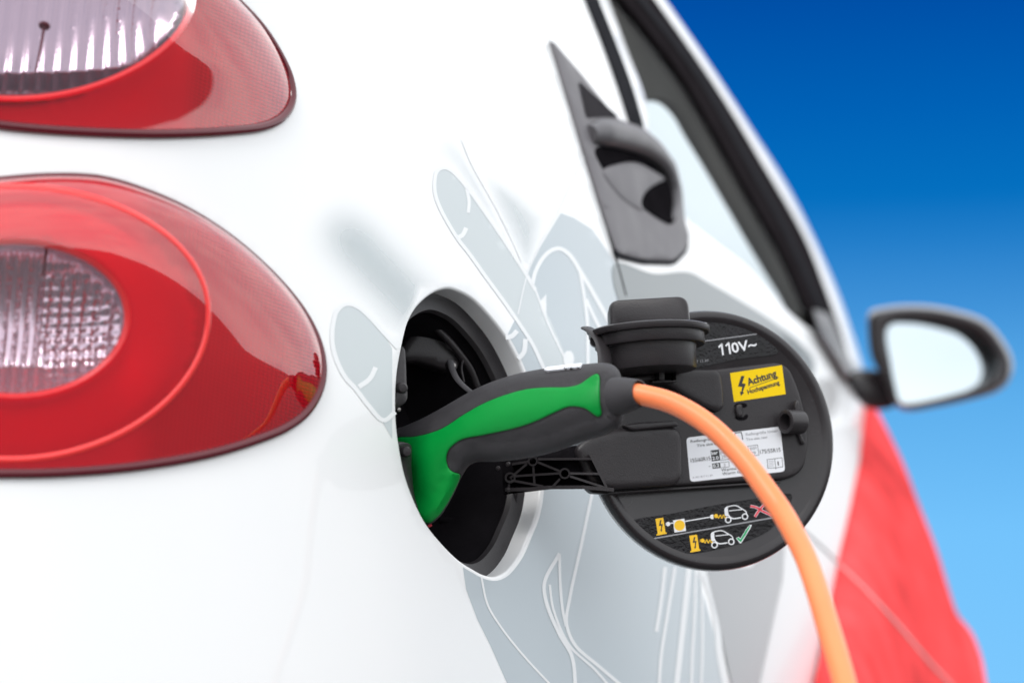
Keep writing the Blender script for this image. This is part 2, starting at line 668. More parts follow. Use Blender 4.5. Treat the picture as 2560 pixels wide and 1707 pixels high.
def mould_grid(m, px):
    # rows of small prisms moulded into the dyed plastic, where the 'grid' attribute's z says so
    t = m.node_tree
    a = t.nodes.new('ShaderNodeAttribute')
    a.attribute_name = 'grid'
    sp_ = t.nodes.new('ShaderNodeSeparateXYZ')
    t.links.new(a.outputs['Vector'], sp_.inputs[0])
    o_ = []
    for k, per, lo in (('X', px * 1.15, 0.82), ('Y', px, 0.62)):
        mu = t.nodes.new('ShaderNodeMath')
        mu.operation = 'MULTIPLY'
        mu.inputs[1].default_value = 2 * math.pi / per
        t.links.new(sp_.outputs[k], mu.inputs[0])
        sn = t.nodes.new('ShaderNodeMath')
        sn.operation = 'SINE'
        t.links.new(mu.outputs[0], sn.inputs[0])
        rr = t.nodes.new('ShaderNodeMapRange')
        rr.inputs[1].default_value, rr.inputs[2].default_value = -0.9, 0.4
        rr.inputs[3].default_value, rr.inputs[4].default_value = lo, 1.0
        t.links.new(sn.outputs[0], rr.inputs[0])
        o_.append(rr)
    mm = t.nodes.new('ShaderNodeMath')
    mm.operation = 'MULTIPLY'
    t.links.new(o_[0].outputs[0], mm.inputs[0])
    t.links.new(o_[1].outputs[0], mm.inputs[1])
    mk = t.nodes.new('ShaderNodeMix')
    mk.data_type = 'FLOAT'
    t.links.new(sp_.outputs['Z'], mk.inputs[0])
    mk.inputs[2].default_value = 1.0
    t.links.new(mm.outputs[0], mk.inputs[3])
    for n in list(t.nodes):
        if n.type in ('BSDF_TRANSPARENT', 'BSDF_DIFFUSE'):
            v = t.nodes.new('ShaderNodeVectorMath')
            v.operation = 'SCALE'
            v.inputs[0].default_value = n.inputs['Color'].default_value[:3]
            t.links.new(mk.outputs[0], v.inputs['Scale'])
            t.links.new(v.outputs[0], n.inputs['Color'])


mould_grid(LENS_R, 9.5)
LENS_C = thin_glass('clear_lens', (0.90, 0.83, 0.87), 1.5)
LAMPRIM = mat('bright_red_lens_rim', (0.95, 0.045, 0.045), 0.2, coat=0.4)
BEZEL = mat('dark_red_bezel', (0.10, 0.002, 0.010), 0.2, coat=0.2)
GLASS = thin_glass('window_glass', (0.92, 0.97, 0.96), 1.15, gain=0.03)
MIRROR = mat('mirror_glass', (0.55, 0.615, 0.65), 0.02, metal=1.0)
HOUSING_M = mat('mirror_housing_grey', (0.34, 0.36, 0.39), 0.3, coat=0.6)


# ------------------------------------------------------------------ surfaces
class Body:
    """side of the car: a plan curve that turns from the tail round the corner into the flank, leaning in with height"""
    def __init__(s):
        uY = [(-400, 1.400), (0, 1.405), (300, 1.425), (600, 1.472), (800, 1.522), (987, 1.585), (1170, 1.675), (1357, 1.775)]
        pts = [(-1.25, 1.60), (-0.95, 1.475), (-0.68, 1.415)]
        pts += [((u - CU) / FPX * Y / math.cos(PITCH), Y) for u, Y in uY]
        x, y = pts[-1]
        for Y, sl in ((1.9, .50), (2.1, .405), (2.4, .365), (2.8, .335), (3.2, .31), (3.6, .285), (4.2, .25)):
            x += (Y - y) * sl
            y = Y
            pts.append((x, y))
        P = resample(catmull(pts, False, 40), 0.004)
        for _ in range(3):
            k = np.hanning(61)
            k /= k.sum()
            pad = np.vstack([P[:1] + (np.arange(-30, 0)[:, None]) * (P[1] - P[0]), P, P[-1:] + (np.arange(1, 31)[:, None]) * (P[-1] - P[-2])])
            P = np.stack([np.convolve(pad[:, k2], k, 'valid') for k2 in (0, 1)], 1)
        P = resample(P, 0.004)
        T = np.gradient(P, axis=0)
        T /= np.linalg.norm(T, axis=1)[:, None]
        s.P, s.Nn = P, np.stack([T[:, 1], -T[:, 0]], 1)
        s.L = np.r_[0, np.cumsum(np.linalg.norm(np.diff(P, axis=0), axis=1))]
        gp = np.linspace(0, s.L[-1], 84)
        gz = np.linspace(0.40, 1.75, 42)
        A, B = np.meshgrid(gp, gz, indexing='ij')
        s.gp, s.gz = A.ravel(), B.ravel()
        s.guv = project(s.S(s.gp, s.gz))

    def lean(s, z):
        d = z - 0.82
        return np.where(d > 0, .12 * d + .17 * d * d, .12 * d + .20 * d * d)

    def S(s, p, z):
        i = [np.interp(p, s.L, a) for a in (s.P[:, 0], s.P[:, 1], s.Nn[:, 0], s.Nn[:, 1])]
        l = s.lean(z) * (lambda t: 0.1 + 0.9 * t * t * (3 - 2 * t))(np.clip((i[0] + 0.27) / 0.19, 0, 1))      # the tail itself stands upright
        return np.stack([i[0] - i[2] * l, i[1] - i[3] * l, z], -1)

    def solve(s, q):
        q = np.atleast_2d(np.asarray(q, float))
        p, z = np.zeros(len(q)), np.zeros(len(q))
        for k in range(0, len(q), 1000):
            d = ((q[k:k + 1000, None, :] - s.guv[None]) ** 2).sum(2)
            j = d.argmin(1)
            p[k:k + 1000], z[k:k + 1000] = s.gp[j], s.gz[j]
        for it in range(11):
            f = project(s.S(p, z))
            e = q - f
            a = (project(s.S(p + .003, z)) - project(s.S(p - .003, z))) / .006
            b = (project(s.S(p, z + .002)) - project(s.S(p, z - .002))) / .004
            det = a[:, 0] * b[:, 1] - a[:, 1] * b[:, 0]
            det = np.where(np.abs(det) < 1e2, np.sign(det + 1e-9) * 1e2, det)
            dp = (e[:, 0] * b[:, 1] - e[:, 1] * b[:, 0]) / det
            dz = (a[:, 0] * e[:, 1] - a[:, 1] * e[:, 0]) / det
            p = np.clip(p + np.clip(dp, -.15, .15), 0, s.L[-1])
            z = np.clip(z + np.clip(dz, -.1, .1), .2, 2.2)
        return p, z

    def hit(s, q):
        p, z = s.solve(q)
        P = s.S(p, z)
        a = s.S(p + .006, z) - s.S(p - .006, z)
        b = s.S(p, z + .006) - s.S(p, z - .006)
        N = np.cross(a, b)
        N /= np.linalg.norm(N, axis=1)[:, None]
        return P, N


class Plane:
    def __init__(s, O, A, B, h=0.0):
        s.A = np.asarray(A, float) / np.linalg.norm(A)
        B = np.asarray(B, float)
        B = B - s.A * (B @ s.A)
        s.B = B / np.linalg.norm(B)
        s.N = np.cross(s.A, s.B)
        s.O = np.asarray(O, float) + s.N * h

    def up(s, h):
        return Plane(s.O, s.A, s.B, h)

    def hit(s, q):
        d = rays(q)
        t = ((s.O - CAM) @ s.N) / (d @ s.N)
        return CAM + d * t[:, None], np.tile(s.N, (len(d), 1))

    def pt(s, q):
        return s.hit([q])[0][0]


class Depth:
    """surface given by its distance, for panels off the main body curve"""
    def __init__(s, fn, N=None):
        s.fn, s.Nc = fn, N

    def pos(s, q):
        q = np.atleast_2d(np.asarray(q, float))
        d = rays(q)
        d = d / d[:, 1:2]
        return CAM + d * s.fn(q)[:, None]

    def hit(s, q):
        q = np.atleast_2d(np.asarray(q, float))
        P = s.pos(q)
        a = s.pos(q + (1, 0)) - s.pos(q - (1, 0))
        b = s.pos(q - (0, 1)) - s.pos(q + (0, 1))
        N = np.cross(a, b)
        N /= np.linalg.norm(N, axis=1)[:, None]
        return P, N


class OnMesh:
    def __init__(s, o, fall):
        bm = bmesh.new()
        bm.from_mesh(o.data)
        bm.normal_update()
        s.t = BVHTree.FromBMesh(bm)
        bm.free()
        s.fall = fall

    def hit(s, q):
        P, N = [], []
        for d, qq in zip(rays(q), np.atleast_2d(q)):
            h = s.t.ray_cast(Vector(CAM), Vector(d).normalized())
            if h[0] is None:
                # just past the silhouette: nearest point of the body
                w = CAM + d * (s.fall(np.array([qq]))[0] / d[1])
                h = s.t.find_nearest(Vector(w))
            P.append(h[0][:])
            n = h[1] if h[1].dot(Vector(-d)) > 0 else -h[1]
            N.append(n[:])
        return np.array(P), np.array(N)


BODY = Body()


def ribbon(name, surf, pts, width, mt, parent, off=0.0005, step=8, taper=None, raw=False):
    """flat line of film laid along a path on a surface"""
    c = np.asarray(pts, float) if raw else catmull(pts, False, 12)
    c = resample(c, step)
    t = np.gradient(c, axis=0)
    t /= np.linalg.norm(t, axis=1)[:, None] + 1e-12
    n = np.stack([-t[:, 1], t[:, 0]], 1)
    w = np.full(len(c), width / 2.0)
    if taper is not None:
        w = np.interp(np.linspace(0, 1, len(c)), np.linspace(0, 1, len(taper)), taper) / 2.0
    rows = [c + n * (w * f)[:, None] for f in (-1, 0, 1)]
    Q = np.vstack(rows)
    P, N = surf.hit(Q)
    P = P + N * off
    m = len(c)
    F = [(r * m + k, r * m + k + 1, (r + 1) * m + k + 1, (r + 1) * m + k) for r in (0, 1) for k in range(m - 1)]
    F = np.array(F)
    f = P[F]
    nn = np.cross(f[:, 1] - f[:, 0], f[:, 2] - f[:, 0])
    fl = (nn * N[F].mean(1)).sum(1) < 0
    F[fl] = F[fl][:, ::-1]
    if name is None:
        return P, F
    return mesh_obj(name, P, F, mt, parent)


def empty(name, loc):
    o = bpy.data.objects.new(name, None)
    o.location = loc
    col.objects.link(o)
    bpy.context.view_layer.update()
    return o


def tag(o, label, cat=None, kind=None, group=None):
    if label:
        o['label'] = label
    if cat:
        o['category'] = cat
    if kind:
        o['kind'] = kind
    if group:
        o['group'] = group
    return o


# ================================================================== ground
gm = mat('pale_concrete', (0.060, 0.059, 0.058), 0.9, bump=(60, 0.4), var=(1.5, 0.25))
gr = mesh_obj('ground', [(-900, -900, 0), (900, -900, 0), (900, 900, 0), (-900, 900, 0)], [(0, 1, 2, 3)], gm)
tag(gr, None, None, 'structure')

# ================================================================== the car
car = empty('car', (-0.35, 2.6, 0.0))
tag(car, 'white car with red and grey livery, charging flap open, two red tail lamps', 'car')

# ---- outlines on the rear quarter
LAMP_LO = smooth_closed(L2((0, 97), (250, 80), (480, 92), (700, 158), (900, 250), (1100, 382), (1300, 562), (1430, 722), (1500, 862),
                           (1523, 985), (1508, 1085), (1450, 1190), (1350, 1268), (1200, 1330), (1000, 1390), (700, 1445), (400, 1475),
                           (100, 1486), (-250, 1470), (-600, 1350), (-860, 1100), (-930, 780), (-840, 450), (-560, 210), (-250, 120)), 10)
LAMP_UP = smooth_closed(L1((1535, 0), (1705, 180), (1830, 375), (1892, 520), (1908, 640), (1882, 725), (1820, 792), (1715, 838), (1500, 866),
                           (1100, 886), (700, 880), (300, 858), (0, 828), (-400, 760), (-800, 620), (-1050, 330), (-1080, 0), (-900, -330),
                           (-500, -560), (100, -640), (700, -560), (1200, -300)), 10)
HOLE = smooth_closed([(986, 990), (990, 927), (1000, 870), (1017, 802), (1037, 765), (1067, 735), (1095, 719), (1122, 714), (1152, 723),
                      (1187, 744), (1237, 797), (1270, 843), (1312, 928), (1345, 1030), (1358, 1130), (1357, 1225), (1346, 1290), (1326, 1342),
                      (1303, 1393), (1268, 1436), (1240, 1448), (1210, 1443), (1185, 1430), (1150, 1408), (1110, 1370), (1065, 1315),
                      (1035, 1258), (1010, 1190), (996, 1122), (988, 1060)], 10)
CUT = [(1315, -420), (1330, -200), (1346, 0), (1372, 104), (1421, 251), (1460, 381), (1499, 512), (1536, 642), (1562, 740), (1600, 900),
       (1650, 1100), (1710, 1300), (1752, 1423), (1790, 1560), (1826, 1707), (1880, 1950), (1900, 2050)]
quarter = resample(catmull(CUT, False), 22)
QP = np.vstack([quarter, resample(np.array([(1900, 2050), (-1700, 2050), (-1700, -420), (1315, -420)]), 60)[1:-1]])


def grow(poly, d):
    a, b = np.roll(poly, 1, 0), np.roll(poly, -1, 0)
    t = b - a
    t /= np.linalg.norm(t, axis=1)[:, None]
    n = np.stack([t[:, 1], -t[:, 0]], 1)
    c = poly.mean(0)
    if ((poly - c) * n).sum() < 0:
        n = -n
    return poly + n * d


HOLE_N = BODY.hit([(1170, 1090)])[1][0]
body = patch('rear_quarter_panel', BODY, QP, WHITE, car, holes=[HOLE, grow(LAMP_LO, 5), grow(LAMP_UP, 5)], spacing=24, thick=0.013,
             lip=0.0025)

# ---- tail lamps
def poly3(pts, Y):
    return np.array([at(u, v, y) for (u, v), y in zip(pts, Y if hasattr(Y, '__len__') else [Y] * len(pts))])


def lamp(outline, clear, annulus, label, post):
    H = 0.019
    vc, hv = 0.5 * (outline[:, 1].min() + outline[:, 1].max()), 0.5 * np.ptp(outline[:, 1])
    dm0 = dome(H, 230)
    dm = lambda Q, d: dm0(Q, d) * (1 + 0.95 * (vc - Q[:, 1]) / hv)       # fuller towards the top
    lampo = patch('tail_lamp', BODY, outline, MATS['lamp_back'], car, holes=[grow(clear, 7)], off=-0.008, thick=0.003, spacing=16,
                  hfun=lambda Q, d: -dome(0.014, 60)(Q, d), rings=(6, 14, 26))
    tag(lampo, label)
    def grid(ob):
        ga = ob.data.attributes.new('grid', 'FLOAT_VECTOR', 'POINT')
        qv = project(np.array([v.co[:] for v in ob.data.vertices]))
        gx, gy = qv[:, 0] + 0.10 * qv[:, 1], qv[:, 1] - 0.46 * qv[:, 0] + 0.00022 * (qv[:, 0] - 450) ** 2
        if annulus is None:
            mk = np.clip((qv[:, 0] - 455) / 40, 0, 1)
        else:
            mk = np.where(inside(qv, annulus), 0.0, np.clip((qv[:, 0] - 330) / 60, 0, 1))
        ga.data.foreach_set('vector', np.stack([gx, gy, mk], 1).ravel())
    grid(lampo)
    ce = grow(clear, 0)
    lens = patch('red_lens', BODY, outline, LENS_R, lampo, holes=[clear], spacing=16, thick=0.0,
                 hfun=lambda Q, d: dm(Q, bdist(Q, [outline])), rings=(4, 10, 20, 36))
    grid(lens)
    patch('clear_lens', BODY, clear, LENS_C, lampo, spacing=16, thick=0.0, hfun=lambda Q, d: dm(Q, bdist(Q, [outline])))
    # moulded edge of the lens
    P, N = BODY.hit(grow(outline, -3))
    tube('lens_bezel', P + N * 0.0012, 0.0034, BEZEL, lampo, 12, True)
    # rim round the clear window
    P, N = BODY.hit(clear)
    tube('window_rim', P + N * (dm(clear, bdist(clear, [outline])) - 0.004)[:, None], 0.0032, LAMPRIM, lampo, 10, True)
    # reflector bowl with upright flutes
    ref = grow(clear, 10)
    pitch = 44.0

    def fl(Q, d):
        bowl = -dome(0.026, 220)(Q, d)
        flute = 0.0020 * np.abs(np.sin(math.pi * (Q[:, 0] + 0.12 * (Q[:, 1] - 200)) / pitch))
        if annulus is not None:
            flute = 0.0022 * np.abs(np.sin(math.pi * (Q[:, 0] + 0.1 * Q[:, 1]) / 30)) + 0.0011 * np.abs(np.sin(math.pi * Q[:, 1] / 26)) * (Q[:, 0] > 110)
        step = 0.006 * np.clip((Q[:, 1] - (clear[:, 1].max() - 95)) / 60, 0, 1)
        return bowl + flute + step
    patch('reflector', BODY, ref, MATS['reflector' if annulus is None else 'reflector_lit'], lampo, off=-0.001, spacing=7, thick=0.002, hfun=fl)
    if annulus is not None:
        patch('inner_ring', BODY, annulus, MATS['lamp_ring'], lampo, holes=[grow(clear, 12)], off=-0.014, spacing=16, thick=0.012,
              hfun=dome(0.008, 40), rings=(4, 12, 24))
        P, N = BODY.hit(annulus)
        tube('ring_edge', P + N * (dm(annulus, bdist(annulus, [outline])) - 0.0026)[:, None], 0.0034, LAMPRIM, lampo, 10, True)
    (u0, v0), (u1, v1) = post  # signpost reflection modelled as a dark rod and disc inside the lamp
    V, F = tube_geo(poly3([(u0, v0), ((u0 + u1) / 2 + 1, (v0 + v1) / 2), (u1, v1)], BODY.hit([(u0, v0)])[0][0, 1] - 0.004), [0.0010, 0.0009, 0.0008], 8)
    gg = Geo()
    gg.add(V, F)
    c_ = at(u0, v0, BODY.hit([(u0, v0)])[0][0, 1] - 0.004)
    gg.lathe(c_, (0.1, 0.5, 1), [(0, 0.0008), (0.0036, 0.0008), (0.0040, 0), (0.0036, -0.001), (0, -0.001)], 18)
    gg.build('post_reflection', BEZEL, lampo)
    return lampo


def ribbed(name, base, px):
    """moulded prism grid on the lamp's back: rows and columns of small bright faces with darker grooves"""
    m = mat(name, base, 0.3, coat=0.3)
    t = m.node_tree
    b = t.nodes['Principled BSDF']
    a = t.nodes.new('ShaderNodeAttribute')
    a.attribute_name = 'grid'
    sp_ = t.nodes.new('ShaderNodeSeparateXYZ')
    t.links.new(a.outputs['Vector'], sp_.inputs[0])
    o_ = []
    for k, per in (('X', px * 1.15), ('Y', px)):
        mu = t.nodes.new('ShaderNodeMath')
        mu.operation = 'MULTIPLY'
        mu.inputs[1].default_value = 2 * math.pi / per
        t.links.new(sp_.outputs[k], mu.inputs[0])
        sn = t.nodes.new('ShaderNodeMath')
        sn.operation = 'SINE'
        t.links.new(mu.outputs[0], sn.inputs[0])
        rr = t.nodes.new('ShaderNodeMapRange')
        rr.inputs[1].default_value, rr.inputs[2].default_value = -0.9, 0.4
        rr.inputs[3].default_value, rr.inputs[4].default_value = (0.85, 1.0) if k == 'X' else (0.70, 1.0)
        t.links.new(sn.outputs[0], rr.inputs[0])
        o_.append(rr)
    mm = t.nodes.new('ShaderNodeMath')
    mm.operation = 'MULTIPLY'
    t.links.new(o_[0].outputs[0], mm.inputs[0])
    t.links.new(o_[1].outputs[0], mm.inputs[1])
    v = t.nodes.new('ShaderNodeVectorMath')
    v.operation = 'SCALE'
    v.inputs[0].default_value = base
    t.links.new(mm.outputs[0], v.inputs['Scale'])
    t.links.new(v.outputs[0], b.inputs['Base Color'])
    return m


ribbed('lamp_back', (0.96, 0.92, 0.92), 9.5)
mat('lamp_ring', (0.98, 0.55, 0.55), 0.35, coat=0.3, bump=(420, 0.15))
mat('reflector', (0.40, 0.365, 0.41), 0.20, metal=0.9, bump=(140, 0.10))
mat('reflector_lit', (0.74, 0.68, 0.73), 0.22, metal=0.85, bump=(140, 0.10))  # same reflector metal, the lower lamp's brighter light angle painted into its base

CL_LO = ellipse(*L2((70, 772))[0], 508 / 1.8895, 358 / 1.8895, 110)
AN_LO = ellipse(*L2((40, 788))[0], 880 / 1.8895, 625 / 1.8895, 150)
CL_UP = ellipse(*L1((90, 30))[0], 1090 / 2.613, 628 / 2.613, 130)
lamp(LAMP_LO, CL_LO, AN_LO, 'lower red tail lamp with a wide red ring round its clear centre', L2((222, 380), (205, 545)))
lamp(LAMP_UP, CL_UP, None, 'upper red tail lamp with a large fluted clear window', L1((290, 170), (232, 480)))
# ================================================================== charging recess
# throat: collar just behind the panel edge, then a deep dark bowl
NC = HOLE_N
COL_OUT = grow(HOLE, -2)
P0, _ = BODY.hit(COL_OUT)
P0 = P0 - NC * 0.0150
cen = P0.mean(0)


def shrink(P, f, dep):
    return cen + (P - cen) * f - NC * dep


rows = [P0 + (P0 - cen) * 0.03 + NC * 0.0, shrink(P0, 0.985, 0.0), shrink(P0, 0.955, 0.002), shrink(P0, 0.875, 0.004), shrink(P0, 0.862, 0.008)]
m = len(P0)
g = Geo()
V = np.vstack(rows)
F = [(k * m + i, k * m + (i + 1) % m, (k + 1) * m + (i + 1) % m, (k + 1) * m + i) for k in range(len(rows) - 1) for i in range(m)]
g.add(V, F)
collar_rows = rows
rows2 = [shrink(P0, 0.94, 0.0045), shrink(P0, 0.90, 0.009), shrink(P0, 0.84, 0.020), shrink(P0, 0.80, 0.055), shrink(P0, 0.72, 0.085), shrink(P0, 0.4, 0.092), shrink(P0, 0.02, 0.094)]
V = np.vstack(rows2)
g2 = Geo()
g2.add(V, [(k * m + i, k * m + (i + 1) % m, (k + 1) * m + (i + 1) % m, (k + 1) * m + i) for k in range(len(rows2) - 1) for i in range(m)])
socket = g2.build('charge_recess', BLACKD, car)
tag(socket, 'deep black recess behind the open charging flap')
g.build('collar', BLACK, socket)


def poly3(pts, Y):
    return np.array([at(u, v, y) for (u, v), y in zip(pts, Y if hasattr(Y, '__len__') else [Y] * len(pts))])


# moulded panel inside, a raised ridge, the screw and the cap strap
patch('inner_panel', Depth(lambda Q: 1.745 + (Q[:, 0] - 1010) * 0.00010), smooth_closed(C1((170, 700), (300, 540), (460, 470), (620, 640), (760, 800), (700, 950), (560, 940), (330, 870), (150, 850)), 10),
      BLACK, socket, spacing=14, thick=0.01, hfun=dome(0.006, 16), rings=(3, 8), back=True)
tube('ridge', poly3(catmull(C1((470, 470), (640, 640), (770, 800), (860, 930), (930, 1100)), False, 6), np.linspace(1.735, 1.765, 25)), 0.0030, BLACK, socket, 10)
g = Geo()
sp = at(*C1((685, 895))[0], 1.715)
vd = -(sp - CAM) / np.linalg.norm(sp - CAM)
ax = vd + np.array((0.55, 0, 0.1))
g.lathe(sp, ax, [(0.0, 0.0030), (0.0014, 0.0030), (0.0021, 0.002), (0.0023, 0.0)], 20, 0)
g.lathe(sp, ax, [(0.0023, 0.0), (0.0042, 0.0), (0.0046, -0.0015), (0.0046, -0.004)], 20, 1)
g.build('screw', [STEEL, BLACK], socket)
tube('cap_strap', poly3(catmull(C1((660, 850), (690, 950), (740, 1040), (830, 1130), (930, 1200)), False, 6), np.linspace(1.714, 1.66, 25)), 0.0026, GRIP, socket, 10, flat=0.5)
tube('wire_edge', poly3(catmull(C1((790, 840), (775, 920), (800, 1060)), False, 6), 1.735), 0.0009, BLACK, socket, 6)
# hinge bracket with its rivets at the near edge
patch('hinge_bracket', Depth(lambda Q: 1.622 + (Q[:, 0] - 985) * 0.0004), smooth_closed(C1((90, 1330), (100, 1000), (140, 760), (185, 700), (205, 860), (212, 1060), (220, 1220), (200, 1270), (160, 1300)), 8),
      BLACK, socket, spacing=10, thick=0.006, hfun=dome(0.003, 8), rings=(2, 5), back=True)
patch('lower_bracket', Depth(lambda Q: 1.615 + (Q[:, 0] - 985) * 0.0004), smooth_closed(C2((100, 190), (250, 200), (262, 420), (290, 700), (330, 860), (260, 800), (170, 560), (130, 380)), 8),
      BLACK, socket, spacing=10, thick=0.006, hfun=dome(0.003, 8), rings=(2, 5), back=True)
for q in (C1((183, 1118))[0], C2((225, 275))[0], C1((145, 1335))[0]):
    g = Geo()
    c = at(q[0], q[1], 1.612)
    r = 0.0042 if q[1] != C1((145, 1335))[0][1] else 0.0018
    g.lathe(c, -(c - CAM) + np.array((0.5, 0, 0)), [(0, 0.002), (r * 0.7, 0.0018), (r, 0.0), (r, -0.005)], 20)
    g.build('rivet', BLACK if r > 0.003 else STEEL, socket)
# red contact tab low in the recess
patch('red_tab', Depth(lambda Q: np.full(len(Q), 1.668)), poly_closed(C2((415, 1000), (470, 985), (480, 1015), (450, 1030)), 4), INKR, socket, spacing=5, thick=0.003, back=True)
# ledges in the lower half
for a, b, Y in ((C2((560, 960))[0], C2((1260, 970))[0], 1.78), (C2((620, 1130))[0], C2((1180, 1110))[0], 1.77), (C2((680, 830))[0], C2((1200, 760))[0], 1.80)):
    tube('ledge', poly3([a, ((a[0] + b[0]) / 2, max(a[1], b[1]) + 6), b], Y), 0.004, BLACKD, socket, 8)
g = Geo()
for a, b in ((C2((1300, 660))[0], C2((1310, 840))[0]), (C2((1330, 690))[0], C2((1310, 840))[0])):
    V, F = tube_geo(poly3([a, b], 1.772), 0.0009, 6)
    g.add(V, F)
g.build('retaining_spring', BLACK, socket)

# ================================================================== charging flap
TH = math.radians(15.6)
FC = at(1784, 1098, 1.765)
FL = Plane(FC, (math.cos(TH), math.sin(TH), 0), (0, -0.02, 1))
RAD = 0.1045
g = Geo()
prof_f = [(0.0, 0.0), (0.0938, 0.0), (0.0950, 0.0006), (0.0975, 0.0020), (0.1000, 0.0025), (0.1022, 0.0020), (0.1040, 0.0006), (0.1050, -0.003), (0.1048, -0.006)]
n = 120
ex, ey = 1.0, 1.055


def disc(prof, rev=False):
    V = []
    for r, h in prof:
        for j in range(n):
            a = 2 * math.pi * j / n
            V.append(FL.O + FL.A * (r * ex * math.cos(a)) + FL.B * (r * math.sin(a)) + FL.N * h)
    F = [(k * n + j, k * n + (j + 1) % n, (k + 1) * n + (j + 1) % n, (k + 1) * n + j) for k in range(len(prof) - 1) for j in range(n)]
    return V, F


V, F = disc([(1e-4, 0.0)] + prof_f[1:])
g.add(V, F)
flap = g.build('charge_flap', BLACKR, car, deg=60)
tag(flap, 'round black charging flap swung open with stickers on its inner face')
g = Geo()
V, F = disc([(0.1047, -0.0055), (0.1055, -0.0075), (0.1050, -0.0100), (0.098, -0.0125), (0.06, -0.0155), (0.0001, -0.017)])
g.add(V, F)
g.build('outer_skin', WHITE, flap)


def raised(name, outl, hb, ht, mt, R=7, spacing=12, parent=flap, smooth=True, step=8):
    q = smooth_closed(outl, step) if smooth else poly_closed(outl, step)
    top = FL.up(ht)
    return patch(name, top, q, mt, parent, spacing=spacing, thick=(ht - hb), off=-0.0, depth_dir=FL.N,
                 hfun=lambda Q, d: dome(R / FPX * 1.76, R)(Q, d) - R / FPX * 1.76, rings=(R * .08, R * .25, R * .55, R))


def rounded(pts, r=20, k=5):
    """polygon with rounded corners"""
    P = np.asarray(pts, float)
    o = []
    for i in range(len(P)):
        a, b, c = P[i - 1], P[i], P[(i + 1) % len(P)]
        da, dc = a - b, c - b
        la, lc = np.linalg.norm(da), np.linalg.norm(dc)
        rr = min(r, la * .45, lc * .45)
        p, q = b + da / la * rr, b + dc / lc * rr
        for t in np.linspace(0, 1, k):
            o.append((1 - t) ** 2 * p + 2 * t * (1 - t) * b + t * t * q)
    return np.array(o)


PLAT = rounded(F4((40, 860), (120, 640), (380, 470), (790, 432), (1090, 398), (1150, 432), (1205, 560), (1243, 720), (1248, 860), (1228, 960), (1190, 1003),
                  (1110, 1030), (560, 1062), (180, 1084), (40, 1070)), 30)
raised('raised_plateau', PLAT, 0.0, 0.0065, BLACK, R=8, smooth=False)
BLK = rounded(F4((-10, 860), (70, 800), (240, 745), (520, 735), (572, 775), (576, 1058), (190, 1082), (70, 1062)), 36)
raised('hinge_block', BLK, 0.0, 0.016, BLACK, R=14, smooth=False)
BOX = rounded(C3((600, 860), (960, 815), (1400, 812), (1452, 850), (1480, 1010), (1484, 1190), (1440, 1238), (1300, 1190), (1100, 1080), (960, 985), (860, 945), (600, 960)), 12)
raised('cap_bracket', BOX, 0.0, 0.017, BLACK, R=10, smooth=False)
RIDGE = rounded(F4((250, 735), (330, 722), (540, 712), (560, 740), (300, 765)), 10)
raised('block_ridge', RIDGE, 0.014, 0.0195, BLACK, R=5, smooth=False, spacing=8)
# lower moulded lip under the block
LIP = rounded(F4((60, 1075), (180, 1092), (560, 1070), (1100, 1035), (1100, 1046), (560, 1082), (180, 1108), (90, 1100)), 4)
raised('lower_lip', LIP, 0.0, 0.0085, BLACK, R=3, smooth=False, spacing=8)

# lattice hinge arm reaching into the recess
ARM = Depth(lambda Q: 1.708 + np.clip((1420 - Q[:, 0]) / 180, 0, 1.2) * 0.020 + np.clip((Q[:, 0] - 1420) / 100, 0, 1) * 0.006)


def apt(q, dY=0.0):
    P = ARM.pos([q])[0]
    d = P - CAM
    return P + d / d[1] * dY


g = Geo()


def rib(a, b, w=5.5, dep=0.012):
    a, b = np.array(C2(a)[0]), np.array(C2(b)[0])
    t = (b - a) / np.linalg.norm(b - a)
    nn = np.array((-t[1], t[0])) * w / 2
    V = [apt(q, dY) for dY in (0.0, dep) for q in (a - nn, b - nn, b + nn, a + nn)]
    g.add(V, [(0, 3, 2, 1), (4, 5, 6, 7), (0, 1, 5, 4), (1, 2, 6, 5), (2, 3, 7, 6), (3, 0, 4, 7)])


for a, b in (((1260, 540), (1430, 395)), ((1540, 350), (2080, 345)), ((1290, 520), (1760, 490)), ((1860, 492), (2150, 495)), ((1490, 400), (1505, 610)),
             ((1540, 380), (1760, 470)), ((1860, 520), (2230, 640)), ((1760, 545), (1690, 620)), ((1270, 560), (1590, 620)), ((1280, 400), (1440, 375)),
             ((1250, 560), (1250, 660)), ((2060, 300), (2230, 640))):
    rib(a, b)
for a, b in (((1210, 655), (1480, 648)), ((1480, 648), (1640, 632)), ((1640, 632), (1980, 630)), ((1980, 630), (2300, 655))):
    rib(a, b, 9, 0.016)
for q, r in (((1487, 370), 0.0038), ((1807, 492), 0.0042), ((1262, 535), 0.0042)):
    c = apt(C2(q)[0])
    g.lathe(c, CAM - c, [(r * .70, -0.012), (r * .72, 0.0012), (r, 0.0012), (r * 1.02, -0.012)], 24)
arm = g.build('hinge_arm', BLACK, flap, smooth=False)
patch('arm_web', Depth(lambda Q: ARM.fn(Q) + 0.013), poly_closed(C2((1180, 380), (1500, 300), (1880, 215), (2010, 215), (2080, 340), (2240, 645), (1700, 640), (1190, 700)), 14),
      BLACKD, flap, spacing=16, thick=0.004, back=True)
g = Geo()
for q in ((1240, 400), (1140, 440), (1240, 655)):
    c = apt(C2(q)[0])
    g.lathe(c, CAM - c, [(0, 0.002), (0.0016, 0.0016), (0.002, 0), (0.002, -0.006)], 14)
g.build('hinge_pin', BLACK, flap)

